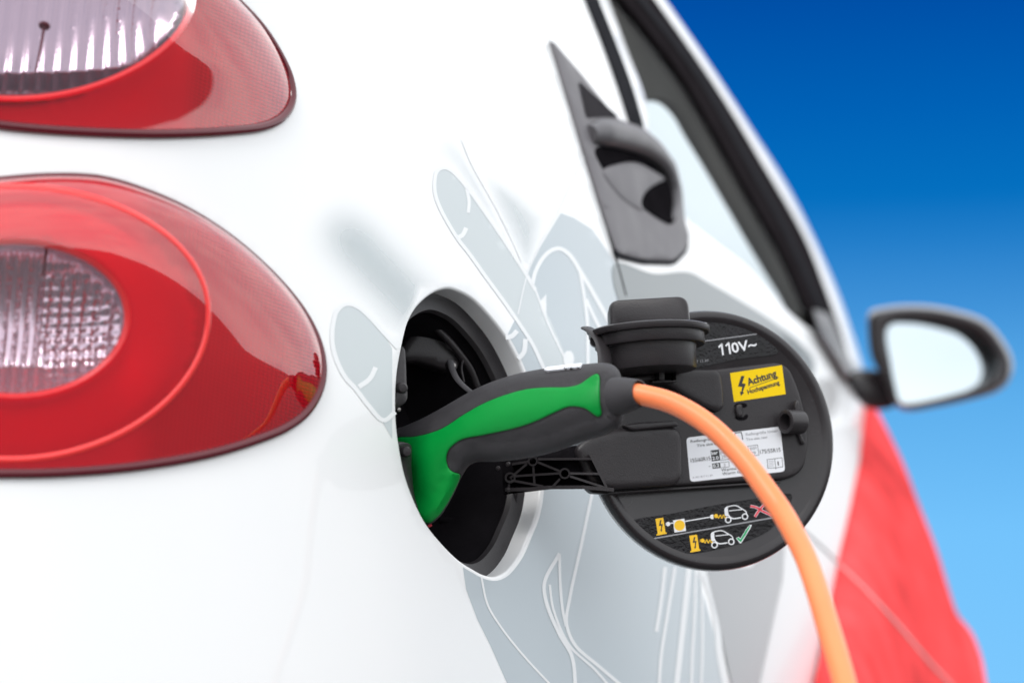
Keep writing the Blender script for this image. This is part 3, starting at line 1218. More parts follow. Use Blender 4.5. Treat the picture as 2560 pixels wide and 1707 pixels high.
# dumb-bell clip hole and latch pin
for o_ in (C3((1580, 1180), (1600, 1155), (1650, 1148), (1690, 1150), (1715, 1172), (1690, 1195), (1660, 1190), (1640, 1170), (1615, 1200), (1595, 1200)),
           C3((1590, 1290), (1620, 1270), (1640, 1285), (1670, 1290), (1700, 1262), (1722, 1268), (1715, 1300), (1680, 1322), (1640, 1322), (1600, 1308))):
    patch('clip_slot', FL.up(0.0068), smooth_closed(o_, 5), BLACKD, flap, spacing=6, thick=0.0)
raised('clip_post', C3((1610, 1172), (1650, 1158), (1672, 1175), (1662, 1225), (1672, 1265), (1655, 1290), (1620, 1285), (1612, 1260), (1600, 1220)), 0.006, 0.010, BLACK, R=5, spacing=6, step=5)
g = Geo()
lp = FL.up(0.015).pt(C3((2230, 1340))[0])
le = FL.up(0.020).pt(C3((2090, 1335))[0])
axv = le - lp
axl = np.linalg.norm(axv)
g.lathe(lp, axv, [(0.0095, -0.002), (0.0100, 0.0), (0.0096, axl * .97), (0.0088, axl), (0.0066, axl), (0.006, axl * .4), (0.0, axl * .4)], 28)
g.build('latch_pin', BLACK, flap)
raised('latch_lever', C3((2192, 1150), (2222, 1115), (2236, 1160), (2238, 1245), (2250, 1300), (2240, 1400), (2225, 1440), (2200, 1380), (2195, 1240)), 0.004, 0.015, BLACK, R=4, spacing=6, step=5)
raised('latch_tail', C3((2215, 1400), (2245, 1395), (2262, 1470), (2295, 1555), (2270, 1565), (2235, 1500)), 0.004, 0.010, BLACK, R=4, spacing=6, step=5)

# socket cap parked on the flap: grip tab, flange, lower ring, plug body
CA = np.array((-0.055, -0.01, 1.0))
CA /= np.linalg.norm(CA)
capc = at(*F4((392, 232))[0], 1.712)
g = Geo()
px = 1.712 / FPX / 2.1486
rf = 330 * px
g.lathe(capc, CA, [(0.0, 0.0020), (rf * .96, 0.0020), (rf, 0.0008), (rf, -0.0030), (rf * .985, -0.0038), (rf * .91, -0.0038), (rf * .91, -0.0118), (rf * .895, -0.0128), (rf * .765, -0.0128),
                   (rf * .755, -0.016), (rf * .745, -0.0305), (rf * .73, -0.0318), (0.0, -0.0318)], 72)
cap = g.build('socket_cap', BLACK, flap, deg=45)
# the tab is a rounded block standing on the flange
TX = np.cross(CA, (0, 1, 0))
TX = -TX / np.linalg.norm(TX)
TX = TX if TX[0] > 0 else -TX
TY = np.cross(CA, TX)
wt, ht_, dt = 217 * px, 168 * px, 0.017
V, F = [], []
qs = rounded([(-wt, -0.004), (wt * 1.02, -0.004), (wt, ht_), (-wt, ht_ * .985)], 0.009, 8)
qs = qs.copy()
lay = [(-dt, .90), (-dt * .97, .94), (-dt * .88, .97), (-dt * .7, 1.0), (dt * .7, 1.0), (dt * .88, .97), (dt * .97, .94), (dt, .90)]
mid = qs.mean(0)
for yy, s_ in lay:
    for a, b in mid + (qs - mid) * s_:
        V.append(capc + TX * a + CA * b + TY * yy)
mq = len(qs)
for k in range(len(lay) - 1):
    for j in range(mq):
        F.append((k * mq + j, k * mq + (j + 1) % mq, (k + 1) * mq + (j + 1) % mq, (k + 1) * mq + j))
F += [tuple(range(mq)), tuple((len(lay) - 1) * mq + j for j in range(mq))[::-1]]
sharp(mesh_obj('cap_tab', V, F, BLACK, flap), 50)
# strap from the flange down to the bracket
lsh = catmull(C3((112, 405), (150, 425), (200, 465), (245, 530), (272, 610), (285, 690), (288, 780), (288, 860)), False, 6)
P = poly3(lsh, np.linspace(1.706, 1.672, len(lsh)))
g = Geo()
V, F = tube_geo(P, 0.0062, 12, flat=0.30)
g.add(V, F)
g.build('cap_leash', BLACK, flap)
patch('leash_end', Depth(lambda Q: np.full(len(Q), 1.708)), rounded(C3((104, 440), (112, 392), (165, 405), (235, 450), (240, 580), (190, 590), (142, 560), (140, 480)), 8), BLACK, flap, spacing=8, thick=0.006, back=True)
# clip under the cap
g = Geo()
CP = FL.up(0.022)
for a, b, w in (((835, 800), (840, 930), 14), ((735, 812), (905, 800), 5), ((745, 945), (985, 935), 5), ((905, 800), (985, 850), 4), ((985, 850), (985, 935), 4)):
    pa, pb = CP.pt(C3(a)[0]), CP.pt(C3(b)[0])
    t = pb - pa
    l = np.linalg.norm(t)
    t /= l
    g.box((pa + pb) / 2, t * l / 2, np.cross(FL.N, t) * w / 2 / FPX * 1.75, FL.N * 0.005)
g.build('cap_clip', BLACK, flap, bevel=0.0004)
patch('clip_pocket', FL.up(0.0178), rounded(C3((875, 830), (960, 835), (975, 860), (970, 930), (875, 915)), 5), BLACKD, flap, spacing=8, thick=0.0)


# ---- stickers: flat film with its print, all in the flap's own plane
def text_mesh(txt, bold=0.0):
    cu = bpy.data.curves.new('t', 'FONT')
    cu.body = txt
    cu.size = 1.0
    cu.offset = bold
    cu.resolution_u = 3
    ob = bpy.data.objects.new('t', cu)
    col.objects.link(ob)
    dg = bpy.context.evaluated_depsgraph_get()
    me = ob.evaluated_get(dg).to_mesh()
    V = np.array([v.co[:2] for v in me.vertices])
    F = [tuple(p.vertices) for p in me.polygons]
    ob.evaluated_get(dg).to_mesh_clear()
    bpy.data.objects.remove(ob)
    bpy.data.curves.remove(cu)
    return V, F


class Sheet:
    """one printed sticker: base film + ink layers as one mesh"""
    def __init__(s, plane):
        s.pl, s.g, s.mats, s.lay = plane, Geo(), [], 0

    def mi(s, m):
        if m not in s.mats:
            s.mats.append(m)
        return s.mats.index(m)

    def poly(s, q, m, lay=1, spacing=14):
        q = np.asarray(q, float)
        Q, F, _ = triangulate(q, (), spacing)
        P, N = s.pl.up(lay * 0.00012).hit(Q)
        s.g.add(P, orient(P, F, N), s.mi(m))

    def line(s, pts, w, m, lay=1, curve=False, closed=False):
        c = np.asarray(pts, float)
        if curve:
            c = catmull(c, closed, 6)
        if closed:
            c = np.vstack([c, c[:2]])
        P, F = ribbon(None, s.pl, c, w, None, None, off=lay * 0.00012, step=2.2 if curve else 5, raw=True) if curve or len(c) == 2 else (None, None)
        if P is None:
            for a, b in zip(c[:-1], c[1:]):
                t = (b - a) / (np.linalg.norm(b - a) + 1e-9)
                P, F = ribbon(None, s.pl, [a - t * w * .4, b + t * w * .4], w, None, None, off=lay * 0.00012, step=5, raw=True)
                s.g.add(P, F, s.mi(m))
            return
        s.g.add(P, F, s.mi(m))

    def text(s, txt, p0, p1, hpx, m, lay=2, bold=0.0, capref=None):
        """baseline from p0 to p1, capitals hpx tall, all in photograph pixels of the sheet's plane"""
        V, F = text_mesh(txt, bold)
        pl = s.pl.up(lay * 0.00012)
        a, b = pl.pt(p0), pl.pt(p1)
        X = b - a
        wl = np.linalg.norm(X)
        X /= wl
        Yv = np.cross(pl.N, X)
        capV = text_mesh('H', bold)[0]
        ch = np.ptp(capV[:, 1])
        sy = hpx / FPX * 1.765 / ch
        x0, x1 = V[:, 0].min(), V[:, 0].max()
        sx = wl / (x1 - x0)
        P = a + ((V[:, 0] - x0) * sx)[:, None] * X + ((V[:, 1] - capV[:, 1].min()) * sy)[:, None] * Yv
        s.g.add(P, F, s.mi(m))

    def build(s, name, label=None):
        o = mesh_obj(name, np.vstack(s.g.V), s.g.F, None, flap, False, s.mats, s.g.I)
        if label:
            o['label'] = label
        return o


c3 = lambda a, b: C3((a, b))[0]
c4 = lambda a, b: C4((a, b))[0]
# yellow warning sticker
s = Sheet(FL.up(0.0067))
s.poly(poly_closed(C3((1540, 850), (2060, 770), (2097, 1060), (1580, 1137)), 20), YELLOW, 0)
s.poly(np.array(C3((1652, 878), (1685, 876), (1662, 952), (1698, 956), (1668, 1038), (1682, 1044), (1648, 1077), (1639, 1034), (1652, 1036), (1664, 987), (1620, 984))), INK, 1, 40)
s.text('Achtung', c3(1722, 979), c3(2014, 884), 19.5, INK, 1, 0.035)
s.text('Hochspannung', c3(1722, 1062), c3(2040, 962), 11.5, INK, 1, 0.035)
s.line(C3((1730, 999), (2026, 893)), 1.3, INK, 1)
s.build('warning_sticker', 'yellow high voltage sticker reading Achtung Hochspannung')
# voltage foil
s = Sheet(FL.up(0.0006))
s.poly(smooth_closed(C3((1100, 330), (1300, 312), (1450, 312), (1600, 345), (1780, 425), (1900, 515), (2000, 600), (2022, 640), (1990, 664), (1850, 682), (1600, 715), (1380, 762), (1190, 790), (1100, 700), (1080, 500)), 8), GLOSSB, 0, 12)
s.text('0V~', c3(1566, 650), c3(1815, 603), 25.5, INKW, 1, 0.015)
for a_ in ([(1430, 588), (1456, 562), (1469, 664)], [(1501, 575), (1526, 549), (1541, 653)]):
    s.line(C3(*a_), 4.2, INKW, 1)
s.line(C3((1280, 531), (1806, 460)), 2.3, INKG, 1)
s.text('817 12 20', c3(1165, 752), c3(1325, 734), 6.5, INKG, 1)
s.line(C3((1100, 352), (1140, 352), (1165, 372), (1190, 350), (1232, 336), (1300, 352), (1304, 400)), 2.6, INKW, 1)
s.poly(ellipse(*c3(1232, 372), 2.4, 2.4, 12), INKW, 1, 9)
s.line(C3((1232, 385), (1232, 410)), 3, INKW, 1)
s.build('voltage_foil', 'gloss black foil printed 110V~')
# tyre pressure label
s = Sheet(FL.up(0.0067))
s.poly(rounded(C4((1102, 95), (2042, -17), (2092, 432), (1142, 537)), 10), PAPER, 0, 20)
s.text('Reifengröße vorn', c4(1147, 146), c4(1500, 104), 6.6, INK, 1, .01)
s.text('Tire size front', c4(1210, 188), c4(1480, 154), 6.6, INK, 1, .01)
s.text('Reifengröße hinten', c4(1700, 76), c4(2020, 36), 6.6, INKG, 1, .01)
s.text('Tire size rear', c4(1703, 126), c4(1918, 99), 6.6, INKG, 1, .01)
s.poly(np.array(C4((1345, 222), (1430, 212), (1443, 320), (1358, 331))), INK, 1, 40)
s.text('bar', c4(1356, 266), c4(1420, 258), 8.5, INKW, 2, .02)
s.text('2.0', c4(1366, 318), c4(1428, 310), 8.5, INKW, 2, .02)
s.line(C4((1430, 212), (1520, 201), (1533, 309), (1443, 320)), 1.0, INK, 1)
s.text('psi', c4(1444, 256), c4(1500, 249), 8.5, INKG, 2)
s.text('29', c4(1456, 306), c4(1500, 300), 8.5, INKG, 2)
s.text('155/60R15', c4(1150, 342), c4(1346, 318), 9.5, INK, 2)
s.text('+', c4(1328, 392), c4(1348, 389), 5, INK, 2)
s.poly(np.array(C4((1360, 353), (1440, 344), (1447, 395), (1367, 405))), INK, 1, 40)
s.text('0.2', c4(1372, 394), c4(1434, 386), 8.5, INKW, 2, .02)
s.line(C4((1440, 344), (1527, 334), (1533, 385), (1447, 395)), 1.0, INK, 1)
s.text('3', c4(1478, 384), c4(1496, 382), 8, INKG, 2)
s.text('Warme Reifen', c4(1455, 432), c4(1740, 396), 7, INK, 2)
s.text('Warm tires', c4(1465, 470), c4(1700, 440), 7, INK, 2)
s.text('A 451 817 51 20', c4(1166, 502), c4(1366, 477), 4.2, INKG, 2)
s.line(C4((1715, 180), (1815, 167), (1829, 268), (1730, 282)), 1.0, INK, 1)
s.line(C4((1729, 282), (1715, 180)), 1.0, INK, 1)
s.text('psi', c4(1742, 214), c4(1804, 206), 8.5, INKG, 2)
s.text('29', c4(1750, 268), c4(1800, 262), 8.5, INKG, 2)
s.text('175/55R15', c4(1843, 256), c4(2048, 233), 10, INK, 2)
for a in ([(1910, 312), (1985, 305), (1998, 396), (1918, 398), (1910, 312)], [(1985, 305), (2060, 294), (2068, 384), (1998, 396)]):
    s.line(C4(*a), 1.2, INK, 1)
for k in range(4):
    s.line(C4((1926, 330 + 16 * k), (1976, 326 + 16 * k)), 1.0, INKG, 1)
s.text('i', c4(2018, 372), c4(2032, 370), 11, INK, 1, .03)
s.poly(np.array(C4((1993, 396), (2005, 395), (1997, 412))), INK, 1, 30)
for a in ([(1590, 47), (1650, 40), (1660, 70), (1666, 112)], [(1590, 47), (1580, 100)]):
    s.line(C4(*a), 2.2, INK, 1)
s.build('tyre_label', 'white tyre size and pressure label')
# charging picture foil
s = Sheet(FL.up(0.0006))
s.poly(smooth_closed(C4((540, 932), (620, 903), (900, 862), (1300, 785), (1700, 716), (1900, 688), (2100, 652), (2160, 665), (2140, 760), (2060, 890), (1930, 1020), (1700, 1130), (1400, 1210),
                        (1150, 1250), (1000, 1238), (800, 1160), (640, 1050), (560, 970)), 8), GLOSSB, 0, 12)
s.line(C4((742, 1108), (2000, 888)), 3.2, INKG, 1)


def charger(dx, dy):
    s.poly(np.array(C4(*[(x + dx, y + dy) for x, y in ((795, 905), (872, 893), (895, 1040), (905, 1040), (907, 1054), (806, 1072), (804, 1058), (817, 1056))])), INKY, 1, 40)
    s.poly(np.array(C4(*[(x + dx, y + dy) for x, y in ((842, 918), (856, 916), (846, 958), (868, 955), (858, 1010), (864, 1010), (853, 1036), (843, 1014), (850, 1012), (853, 972), (829, 975))])), INK, 2, 40)


def circle(x, y, r, m, lay=1):
    s.poly(ellipse(*c4(x, y), r / 4, r / 4, 20), m, lay, 12)


def ring(x, y, r, w, m, lay=2):
    s.line(ellipse(*c4(x, y), r / 4, r / 4, 20), w, m, lay, curve=True, closed=True)


def carpic(dx, dy):
    k = lambda *p: C4(*[(x + dx, y + dy) for x, y in p])
    s.line(k((1492, 872), (1492, 800), (1540, 778), (1600, 774), (1650, 800), (1700, 835), (1704, 858)), 2.4, INKW, 2, curve=True)
    s.line(k((1512, 802), (1520, 860), (1560, 900), (1650, 893)), 3.0, INKW, 2, curve=True)
    s.line(k((1530, 825), (1660, 812)), 2.0, INKW, 2)
    s.poly(np.array(k((1490, 800), (1520, 785), (1512, 840), (1522, 875), (1500, 880), (1490, 860))), INKW, 1, 40)


def wheels(dx, dy):
    for x, y in ((1522, 915), (1690, 882)):
        circle(x + dx, y + dy, 33, INKW, 3)
        circle(x + dx, y + dy, 21, GLOSSB, 4)


def squiggle(x0, y0, x1, y1, n_=2.5):
    t = np.linspace(0, 1, 26)
    a, b = np.array(c4(x0, y0)), np.array(c4(x1, y1))
    d = b - a
    nn = np.array((-d[1], d[0])) / np.linalg.norm(d)
    s.line(a + t[:, None] * d + nn * (4.5 * np.sin(t * n_ * 2 * math.pi))[:, None], 2.2, INKY, 1, curve=True)


charger(0, 0)
charger(338, 169)
circle(921, 957, 22, INKW)
s.line(C4((895, 950), (912, 948)), 1.6, INKW)
s.line(C4((895, 966), (912, 964)), 1.6, INKW)
s.line(C4((935, 953), (980, 945)), 2.4, INKW)
s.poly(np.array(C4((970, 920), (1084, 902), (1101, 1025), (985, 1042))), INKW, 1, 40)
circle(1036, 970, 53, INKY, 2)
s.line(C4((1090, 930), (1345, 887)), 2.6, INKW)
s.poly(np.array(C4((1372, 860), (1376, 908), (1350, 905), (1336, 888), (1346, 866))), INKW, 1, 40)
circle(1402, 876, 20, INKY)
s.line(C4((1372, 870), (1390, 868)), 1.6, INKY)
s.line(C4((1374, 886), (1392, 884)), 1.6, INKY)
squiggle(1418, 882, 1500, 882)
circle(1266, 1122, 20, INKY)
s.line(C4((1236, 1116), (1256, 1114)), 1.6, INKY)
s.line(C4((1238, 1132), (1258, 1130)), 1.6, INKY)
squiggle(1282, 1130, 1364, 1130)
for dx, dy in ((0, 0), (-137, 251)):
    carpic(dx, dy)
    wheels(dx, dy)
for a in (C4((1742, 778), (1800, 790), (1860, 825), (1960, 872)), C4((1788, 885), (1830, 820), (1890, 755))):
    s.line(a, 7.0, INKW, 1, curve=True)
    s.line(a, 5.0, INKR, 2, curve=True)
s.poly(np.array(C4((1600, 1100), (1625, 1085), (1645, 1100), (1700, 1010), (1735, 968), (1758, 964), (1752, 985), (1700, 1070), (1655, 1145), (1640, 1150))), INKW, 1, 40)
s.poly(np.array(C4((1606, 1102), (1625, 1090), (1644, 1110), (1702, 1015), (1738, 972), (1746, 975), (1694, 1066), (1648, 1138))), INKGR, 2, 40)
s.build('charging_foil', 'gloss foil with yellow charger and car pictograms')

# ================================================================== charging plug and cable
YG = lambda Q: 1.675 - np.clip((Q[:, 0] - 1000) / 560, -0.2, 1.1) * 0.115
GRO = smooth_closed([(955, 1095), (975, 1078), (1015, 1063), (1060, 1043), (1110, 1016), (1160, 987), (1210, 962), (1285, 936), (1360, 921), (1460, 910), (1510, 907),
                     (1532, 912), (1548, 928), (1556, 960), (1560, 1000), (1560, 1040), (1550, 1064), (1528, 1080), (1460, 1103), (1385, 1130), (1310, 1146), (1235, 1154), (1194, 1155), (1174, 1163),
                     (1161, 1180), (1150, 1200), (1139, 1225), (1120, 1261), (1098, 1293), (1070, 1312), (1045, 1310), (1015, 1270), (985, 1200), (960, 1140)], 7)
plug = empty('charging_plug', at(1300, 1030, 1.62))
tag(plug, 'green and black charging plug with orange cable pushed into the car', 'charging plug')
grip = inflate('grip', GRO, YG, 104, GRIP, plug, spacing=9, k=0.92, smooth_it=40)
ONG = OnMesh(grip, YG)
GREENO = smooth_closed([(990, 1098), (1035, 1092), (1085, 1080), (1116, 1066), (1160, 1037), (1210, 1009), (1260, 989), (1310, 975), (1347, 970), (1385, 969), (1422, 968), (1450, 961),
                        (1470, 947), (1485, 937), (1494, 934), (1499, 940), (1500, 977), (1501, 1010), (1504, 1036), (1497, 1042), (1487, 1037), (1465, 1022), (1447, 1017), (1422, 1017),
                        (1385, 1032), (1335, 1055), (1285, 1071), (1210, 1087), (1160, 1097), (1140, 1107), (1122, 1125), (1116, 1145), (1120, 1165), (1132, 1179), (1150, 1185),
                        (1146, 1200), (1136, 1222), (1116, 1259), (1093, 1290), (1069, 1305), (1045, 1285), (1020, 1230), (1000, 1160)], 6)
patch('inlay_groove', ONG, grow(GREENO, 1.8), GROOVE, plug, spacing=9, off=0.0004, thick=0.0015)
patch('green_inlay', ONG, GREENO, GREEN, plug, spacing=8, off=0.0002, thick=0.0015, hfun=dome(0.0011, 5), rings=(0.6, 2, 4.5))
# silver type plate on the grip's back
patch('type_plate', ONG, poly_closed(C1((1606, 952), (1640, 928), (1960, 893), (1985, 890), (1965, 925), (1640, 960)), 6), MATS['white_label'], plug, spacing=7, off=0.0016, thick=0.0014)
s = None
# strain relief collar
a, b = np.array(at(1548, 990, 1.548)), np.array(at(1600, 982, 1.536))
axv = b - a
axl = np.linalg.norm(axv)
k = 1.545 / FPX
g = Geo()
g.lathe(a, axv, [(49 * k, -0.003), (48 * k, 0.0), (46.5 * k, axl * .2), (36 * k, axl * .92), (34.5 * k, axl), (31 * k, axl * 1.005), (29.5 * k, axl * .98), (28.5 * k, axl * .5)], 40)
g.build('strain_relief', GRIP, plug)
# stepped end cap of the grip
g = Geo()
g.lathe(a, axv, [(78 * k, -0.012), (78 * k, -0.006), (74 * k, -0.0015), (62 * k, 0.0022), (48 * k, 0.003)], 48)
# cable
cpx = F4((300, 568), (345, 575), (490, 610), (625, 675), (740, 755), (840, 850), (935, 957), (1026, 1082), (1105, 1198), (1172, 1322), (1230, 1450), (1272, 1568)) + \
    [(2062, 1540), (2114, 1707), (2150, 1900), (2165, 2100)]
cpx = np.array(cpx)
L = np.r_[0, np.cumsum(np.linalg.norm(np.diff(cpx, axis=0), axis=1))]
YC = np.interp(L, [0, 40, 500, 900, L[-1]], [1.538, 1.536, 1.47, 1.36, 1.27])
P = catmull(poly3(cpx, YC), False, 8)
end = P[-1]
tail = catmull([P[-9], end, end + np.array((0.03, -0.06, -0.20)), (end[0] + 0.10, end[1] - 0.20, 0.10), (end[0] + 0.25, end[1] - 0.45, 0.0085), (end[0] + 0.7, end[1] - 0.9, 0.0085), (end[0] + 1.6, end[1] - 1.2, 0.0085)], False, 8)
P = np.vstack([P, tail[9:]])
Pc = resample(P, 0.006)
Pc = Pc + 0.0005 * np.stack([np.sin(np.arange(len(Pc)) * .21), np.sin(np.arange(len(Pc)) * .13 + 1), np.sin(np.arange(len(Pc)) * .17 + 2)], 1)
tube('cable', Pc, 0.0074 + 0.00010 * np.sin(np.arange(len(Pc)) * .31), ORANGE, plug, 28)
#PART3
# ================================================================== door, window, mirror
class BodyY:
    """the body's distance plus a step, seen along the same line of sight"""
    def __init__(s, dY):
        s.d = dY

    def hit(s, q):
        P, N = BODY.hit(q)
        d = rays(q)
        d = d / d[:, 1:2]
        return P + d * s.d, N


cutr = resample(catmull([(u + 5, v) for u, v in CUT], False), 22)
BELT = M6((985, 1492), (940, 1425), (870, 1335), (800, 1245), (720, 1182), (640, 1092), (560, 1004), (420, 895), (320, 815), (285, 770)) 
STRIP = H5((760, 830), (735, 700), (725, 575), (620, 290), (512, 0), (430, -220), (330, -500), (260, -700), (200, -950))
red_edge = [(2163, 998), (2155, 1080), (2149, 1150), (2124, 1274), (2093, 1411), (2062, 1584), (2037, 1707), (2010, 1850), (1985, 2050)]
DO = np.vstack([cutr, resample(np.array(red_edge[::-1]), 24), resample(catmull(BELT, False)[1:], 20), resample(catmull(STRIP, False), 20)])
door = patch('door', BODY, DO, WHITE, car, spacing=24, thick=0.012, lip=0.0015)
tag(door, 'white door with grey handle, black window frame')
# flat layers on the door
patch('grey_patch', BODY, smooth_closed(M6((52, 985), (200, 1022), (330, 1016), (400, 1052), (520, 1120), (640, 1195), (740, 1275), (800, 1350), (760, 1450), (500, 1500), (300, 1450), (120, 1250)), 14), GREY_D, door, off=0.0006, thick=0.0, spacing=22)  # flat grey area below the belt line

patch('matte_white_layer', BODY, poly_closed(np.array(G8((1390, 290), (1480, -100)) + [(2120, 1060)] + [(u - 4, v) for u, v in red_edge[1:8]] + G8((1290, 1000), (1292, 897), (1310, 800), (1345, 640), (1380, 480))), 14),
      VLINE, door, off=0.0005, thick=0.0, spacing=22)  # uncoated white layer added to keep the red wing's reflection off
bq = np.array(red_edge)
bY = BODY.hit(bq)[0][:, 1]
ctl = [(q[0], q[1], y) for q, y in zip(bq, bY)] + [(2190, 1050, bY[0] + .02), (2255, 1150, 3.32), (2298, 1262, 3.30), (2341, 1373, 3.28), (2394, 1535, 3.24), (2453, 1640, 3.22), (2480, 1900, 3.15)]
ctl = np.array(ctl)


def basis(q):
    x, y = (q[:, 0] - 2200) / 300, (q[:, 1] - 1400) / 400
    return np.stack([np.ones(len(q)), x, y, x * x, x * y, y * y, x * x * x], 1)


cof = np.linalg.lstsq(basis(ctl), ctl[:, 2], rcond=None)[0]
RED = Depth(lambda Q: basis(Q) @ cof)
rl = M6((985, 1490), (1000, 1478), (1030, 1525)) + G8((1860, 0), (1930, 180), (2000, 360), (2050, 520), (2085, 620), (2140, 690), (2180, 790), (2200, 897)) + [(2485, 1800), (2500, 2050)]
RO = np.vstack([resample(np.array(red_edge), 24), resample(catmull(rl[::-1], False), 24)])
fender = patch('front_wing', RED, RO, RED_D, car, spacing=24, thick=0.02)
tag(fender, 'red film over the front wing below the mirror')
ribbon('wing_gap', RED, G8((1600, 412), (1720, 530), (1850, 670), (1960, 800), (2050, 897), (2120, 980)), 6, mat('pale_gap_film', (0.55, 0.25, 0.25), 0.6), fender, 0.0012)
ribbon('door_gap', BODY, G8((1330, 190), (1480, 300), (1600, 412)), 3, MATS['dark_satin_trim'], door, 0.0012)

# window: white pillar, black frame, glass, dark lining and an added pale pane for the bright sky beyond
PIL_R = M6((60, -240), (150, -120), (240, 0), (400, 232), (560, 480), (700, 702), (800, 900), (880, 1080), (950, 1280), (985, 1400), (992, 1470))
PIL_L = M6((0, -240), (100, -130), (195, 0), (430, 335), (600, 612), (760, 890), (840, 1090), (900, 1260), (940, 1400), (960, 1460))
FR_L = M6((-90, -240), (-10, -120), (75, 0), (180, 130), (300, 290), (420, 490), (560, 740), (690, 970), (760, 1130), (810, 1240), (870, 1330), (940, 1420))
both = lambda a, b, st=16: np.vstack([resample(catmull(a, False), st), resample(catmull(b[::-1], False), st)])
patch('roof_pillar', BODY, both(PIL_R, PIL_L), WHITE, car, spacing=18, thick=0.02, off=0.001, hfun=dome(0.003, 14), rings=(4, 10))
frame = patch('window_frame', BODY, both([(u + 2, v) for u, v in PIL_L], FR_L), FRAMEB, door, spacing=18, thick=0.015, off=0.002, hfun=dome(0.004, 24), rings=(4, 12))
ribbon('frame_lip', BODY, [(a[0] * .5 + b[0] * .5, a[1] * .5 + b[1] * .5) for a, b in zip(M6((-60, -200), (100, -20), (330, 290), (500, 580), (650, 860), (790, 1160)), M6((-30, -200), (120, -20), (370, 290), (540, 580), (700, 860), (830, 1160)))], 16, SEAL, door, 0.0075)
GL = np.vstack([resample(catmull(FR_L, False), 16), resample(catmull(BELT[2:], False), 16), resample(catmull(STRIP, False), 16)])
patch('window_glass', BodyY(0.012), GL, GLASS, door, spacing=24, thick=0.0)
PALE = smooth_closed(M6((150, 380), (200, 367), (250, 374), (300, 422), (345, 500), (420, 625), (500, 765), (580, 905), (650, 1025), (705, 1120), (735, 1205), (700, 1240), (560, 1120), (420, 1010), (300, 900), (180, 760), (110, 560), (110, 430)), 14)
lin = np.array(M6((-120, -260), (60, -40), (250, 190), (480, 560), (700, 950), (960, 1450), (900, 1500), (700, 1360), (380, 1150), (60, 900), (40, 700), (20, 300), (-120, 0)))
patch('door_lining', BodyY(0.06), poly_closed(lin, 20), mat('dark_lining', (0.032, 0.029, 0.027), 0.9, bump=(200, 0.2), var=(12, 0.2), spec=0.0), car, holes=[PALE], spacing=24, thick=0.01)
fw = mat('pale_sky_white', (0.93, 0.97, 1.0), 0.3)
t_ = fw.node_tree
tl = t_.nodes.new('ShaderNodeBsdfTranslucent')
tl.inputs['Color'].default_value = (0.93, 0.97, 1.0, 1)
mxs = t_.nodes.new('ShaderNodeMixShader')
mxs.inputs[0].default_value = 0.55
t_.links.new(t_.nodes['Principled BSDF'].outputs[0], mxs.inputs[1])
t_.links.new(tl.outputs[0], mxs.inputs[2])
t_.links.new(mxs.outputs[0], t_.nodes['Material Output'].inputs['Surface'])
patch('sky_pane', Depth(lambda Q: np.full(len(Q), 3.45)), grow(PALE, 24), fw, car, spacing=24, thick=0.004)  # pale pane added to stand for bright sky through the far side
# rubber seal beside the pillar strip
patch('window_seal', BODY, both(H5((180, -500), (300, -200), (372, 0), (470, 250), (560, 500), (628, 712)), H5((250, -500), (370, -200), (440, 0), (540, 250), (640, 520), (708, 755))), SEAL, door, spacing=14, thick=0.002, off=0.002, hfun=dome(0.003, 12), rings=(3, 8))
ribbon('door_gap', BODY, [(u + 2, v) for u, v in CUT[3:9]], 4, SEAL, door, 0.0006)

# door handle
TR = rounded(H5((166, 238), (335, 432), (540, 688), (700, 745), (800, 830), (885, 950), (920, 1090), (935, 1280), (964, 1370), (945, 1440), (872, 1508), (700, 1502), (545, 1464), (450, 1170), (360, 880), (270, 580)), 14)
patch('handle_base', BODY, TR, mat('light_satin_trim', (0.165, 0.157, 0.168), 0.5, bump=(700, 0.1), var=(30, 0.06), spec=0.15), door, spacing=12, thick=0.006, off=0.003, hfun=dome(0.001, 8), rings=(2, 6))
patch('handle_base_seal', BODY, rounded(H5((536, 1440), (700, 1478), (870, 1480), (940, 1425), (966, 1400), (950, 1460), (880, 1530), (700, 1524), (540, 1486)), 8), SEAL, door, spacing=10, thick=0.0, off=0.0022)
patch('notch_shade', BODY, rounded(H5((312, 478), (420, 575), (545, 688), (450, 684), (360, 690)), 8), MATS['dark_satin_trim'], door, spacing=10, thick=0.0, off=0.0050)  # flat dark patch for the shade of the hollow, no real pocket
patch('handle_shadow', BODY, smooth_closed(H5((410, 868), (540, 850), (650, 870), (750, 920), (830, 1040), (885, 1130), (890, 1210), (852, 1300), (770, 1268), (690, 1212), (560, 1130), (455, 985)), 8), BLACKD, door, spacing=10, thick=0.0, off=0.0044)  # flat black patch painted for the shadow under the grip band
patch('handle_cup', BODY, smooth_closed(H5((452, 992), (530, 955), (640, 944), (735, 985), (815, 1042), (765, 1068), (702, 1115), (676, 1175), (690, 1226), (590, 1172), (510, 1090)), 7), MATS['light_satin_trim'], door, spacing=9, thick=0.003, off=0.0042, hfun=dome(0.003, 40), rings=(2, 6, 14))
hp = catmull(H5((400, 775), (470, 768), (590, 788), (720, 842), (818, 932), (882, 1060), (894, 1180), (872, 1268)), False, 6)
hr = np.interp(np.linspace(0, 1, len(hp)), np.linspace(0, 1, 8), [55, 84, 86, 78, 60, 44, 34, 18]) / 2.306 / FPX * 1.95
Ph, Nh = BODY.hit(hp)
dd = rays(hp)
dd /= dd[:, 1:2]
Ph = Ph - dd * np.interp(np.linspace(0, 1, len(hp)), [0, .2, .7, 1], [0.012, 0.035, 0.035, 0.012])[:, None]
tube('handle_grip', Ph, hr, MATS['grey_satin_trim'], door, 20)

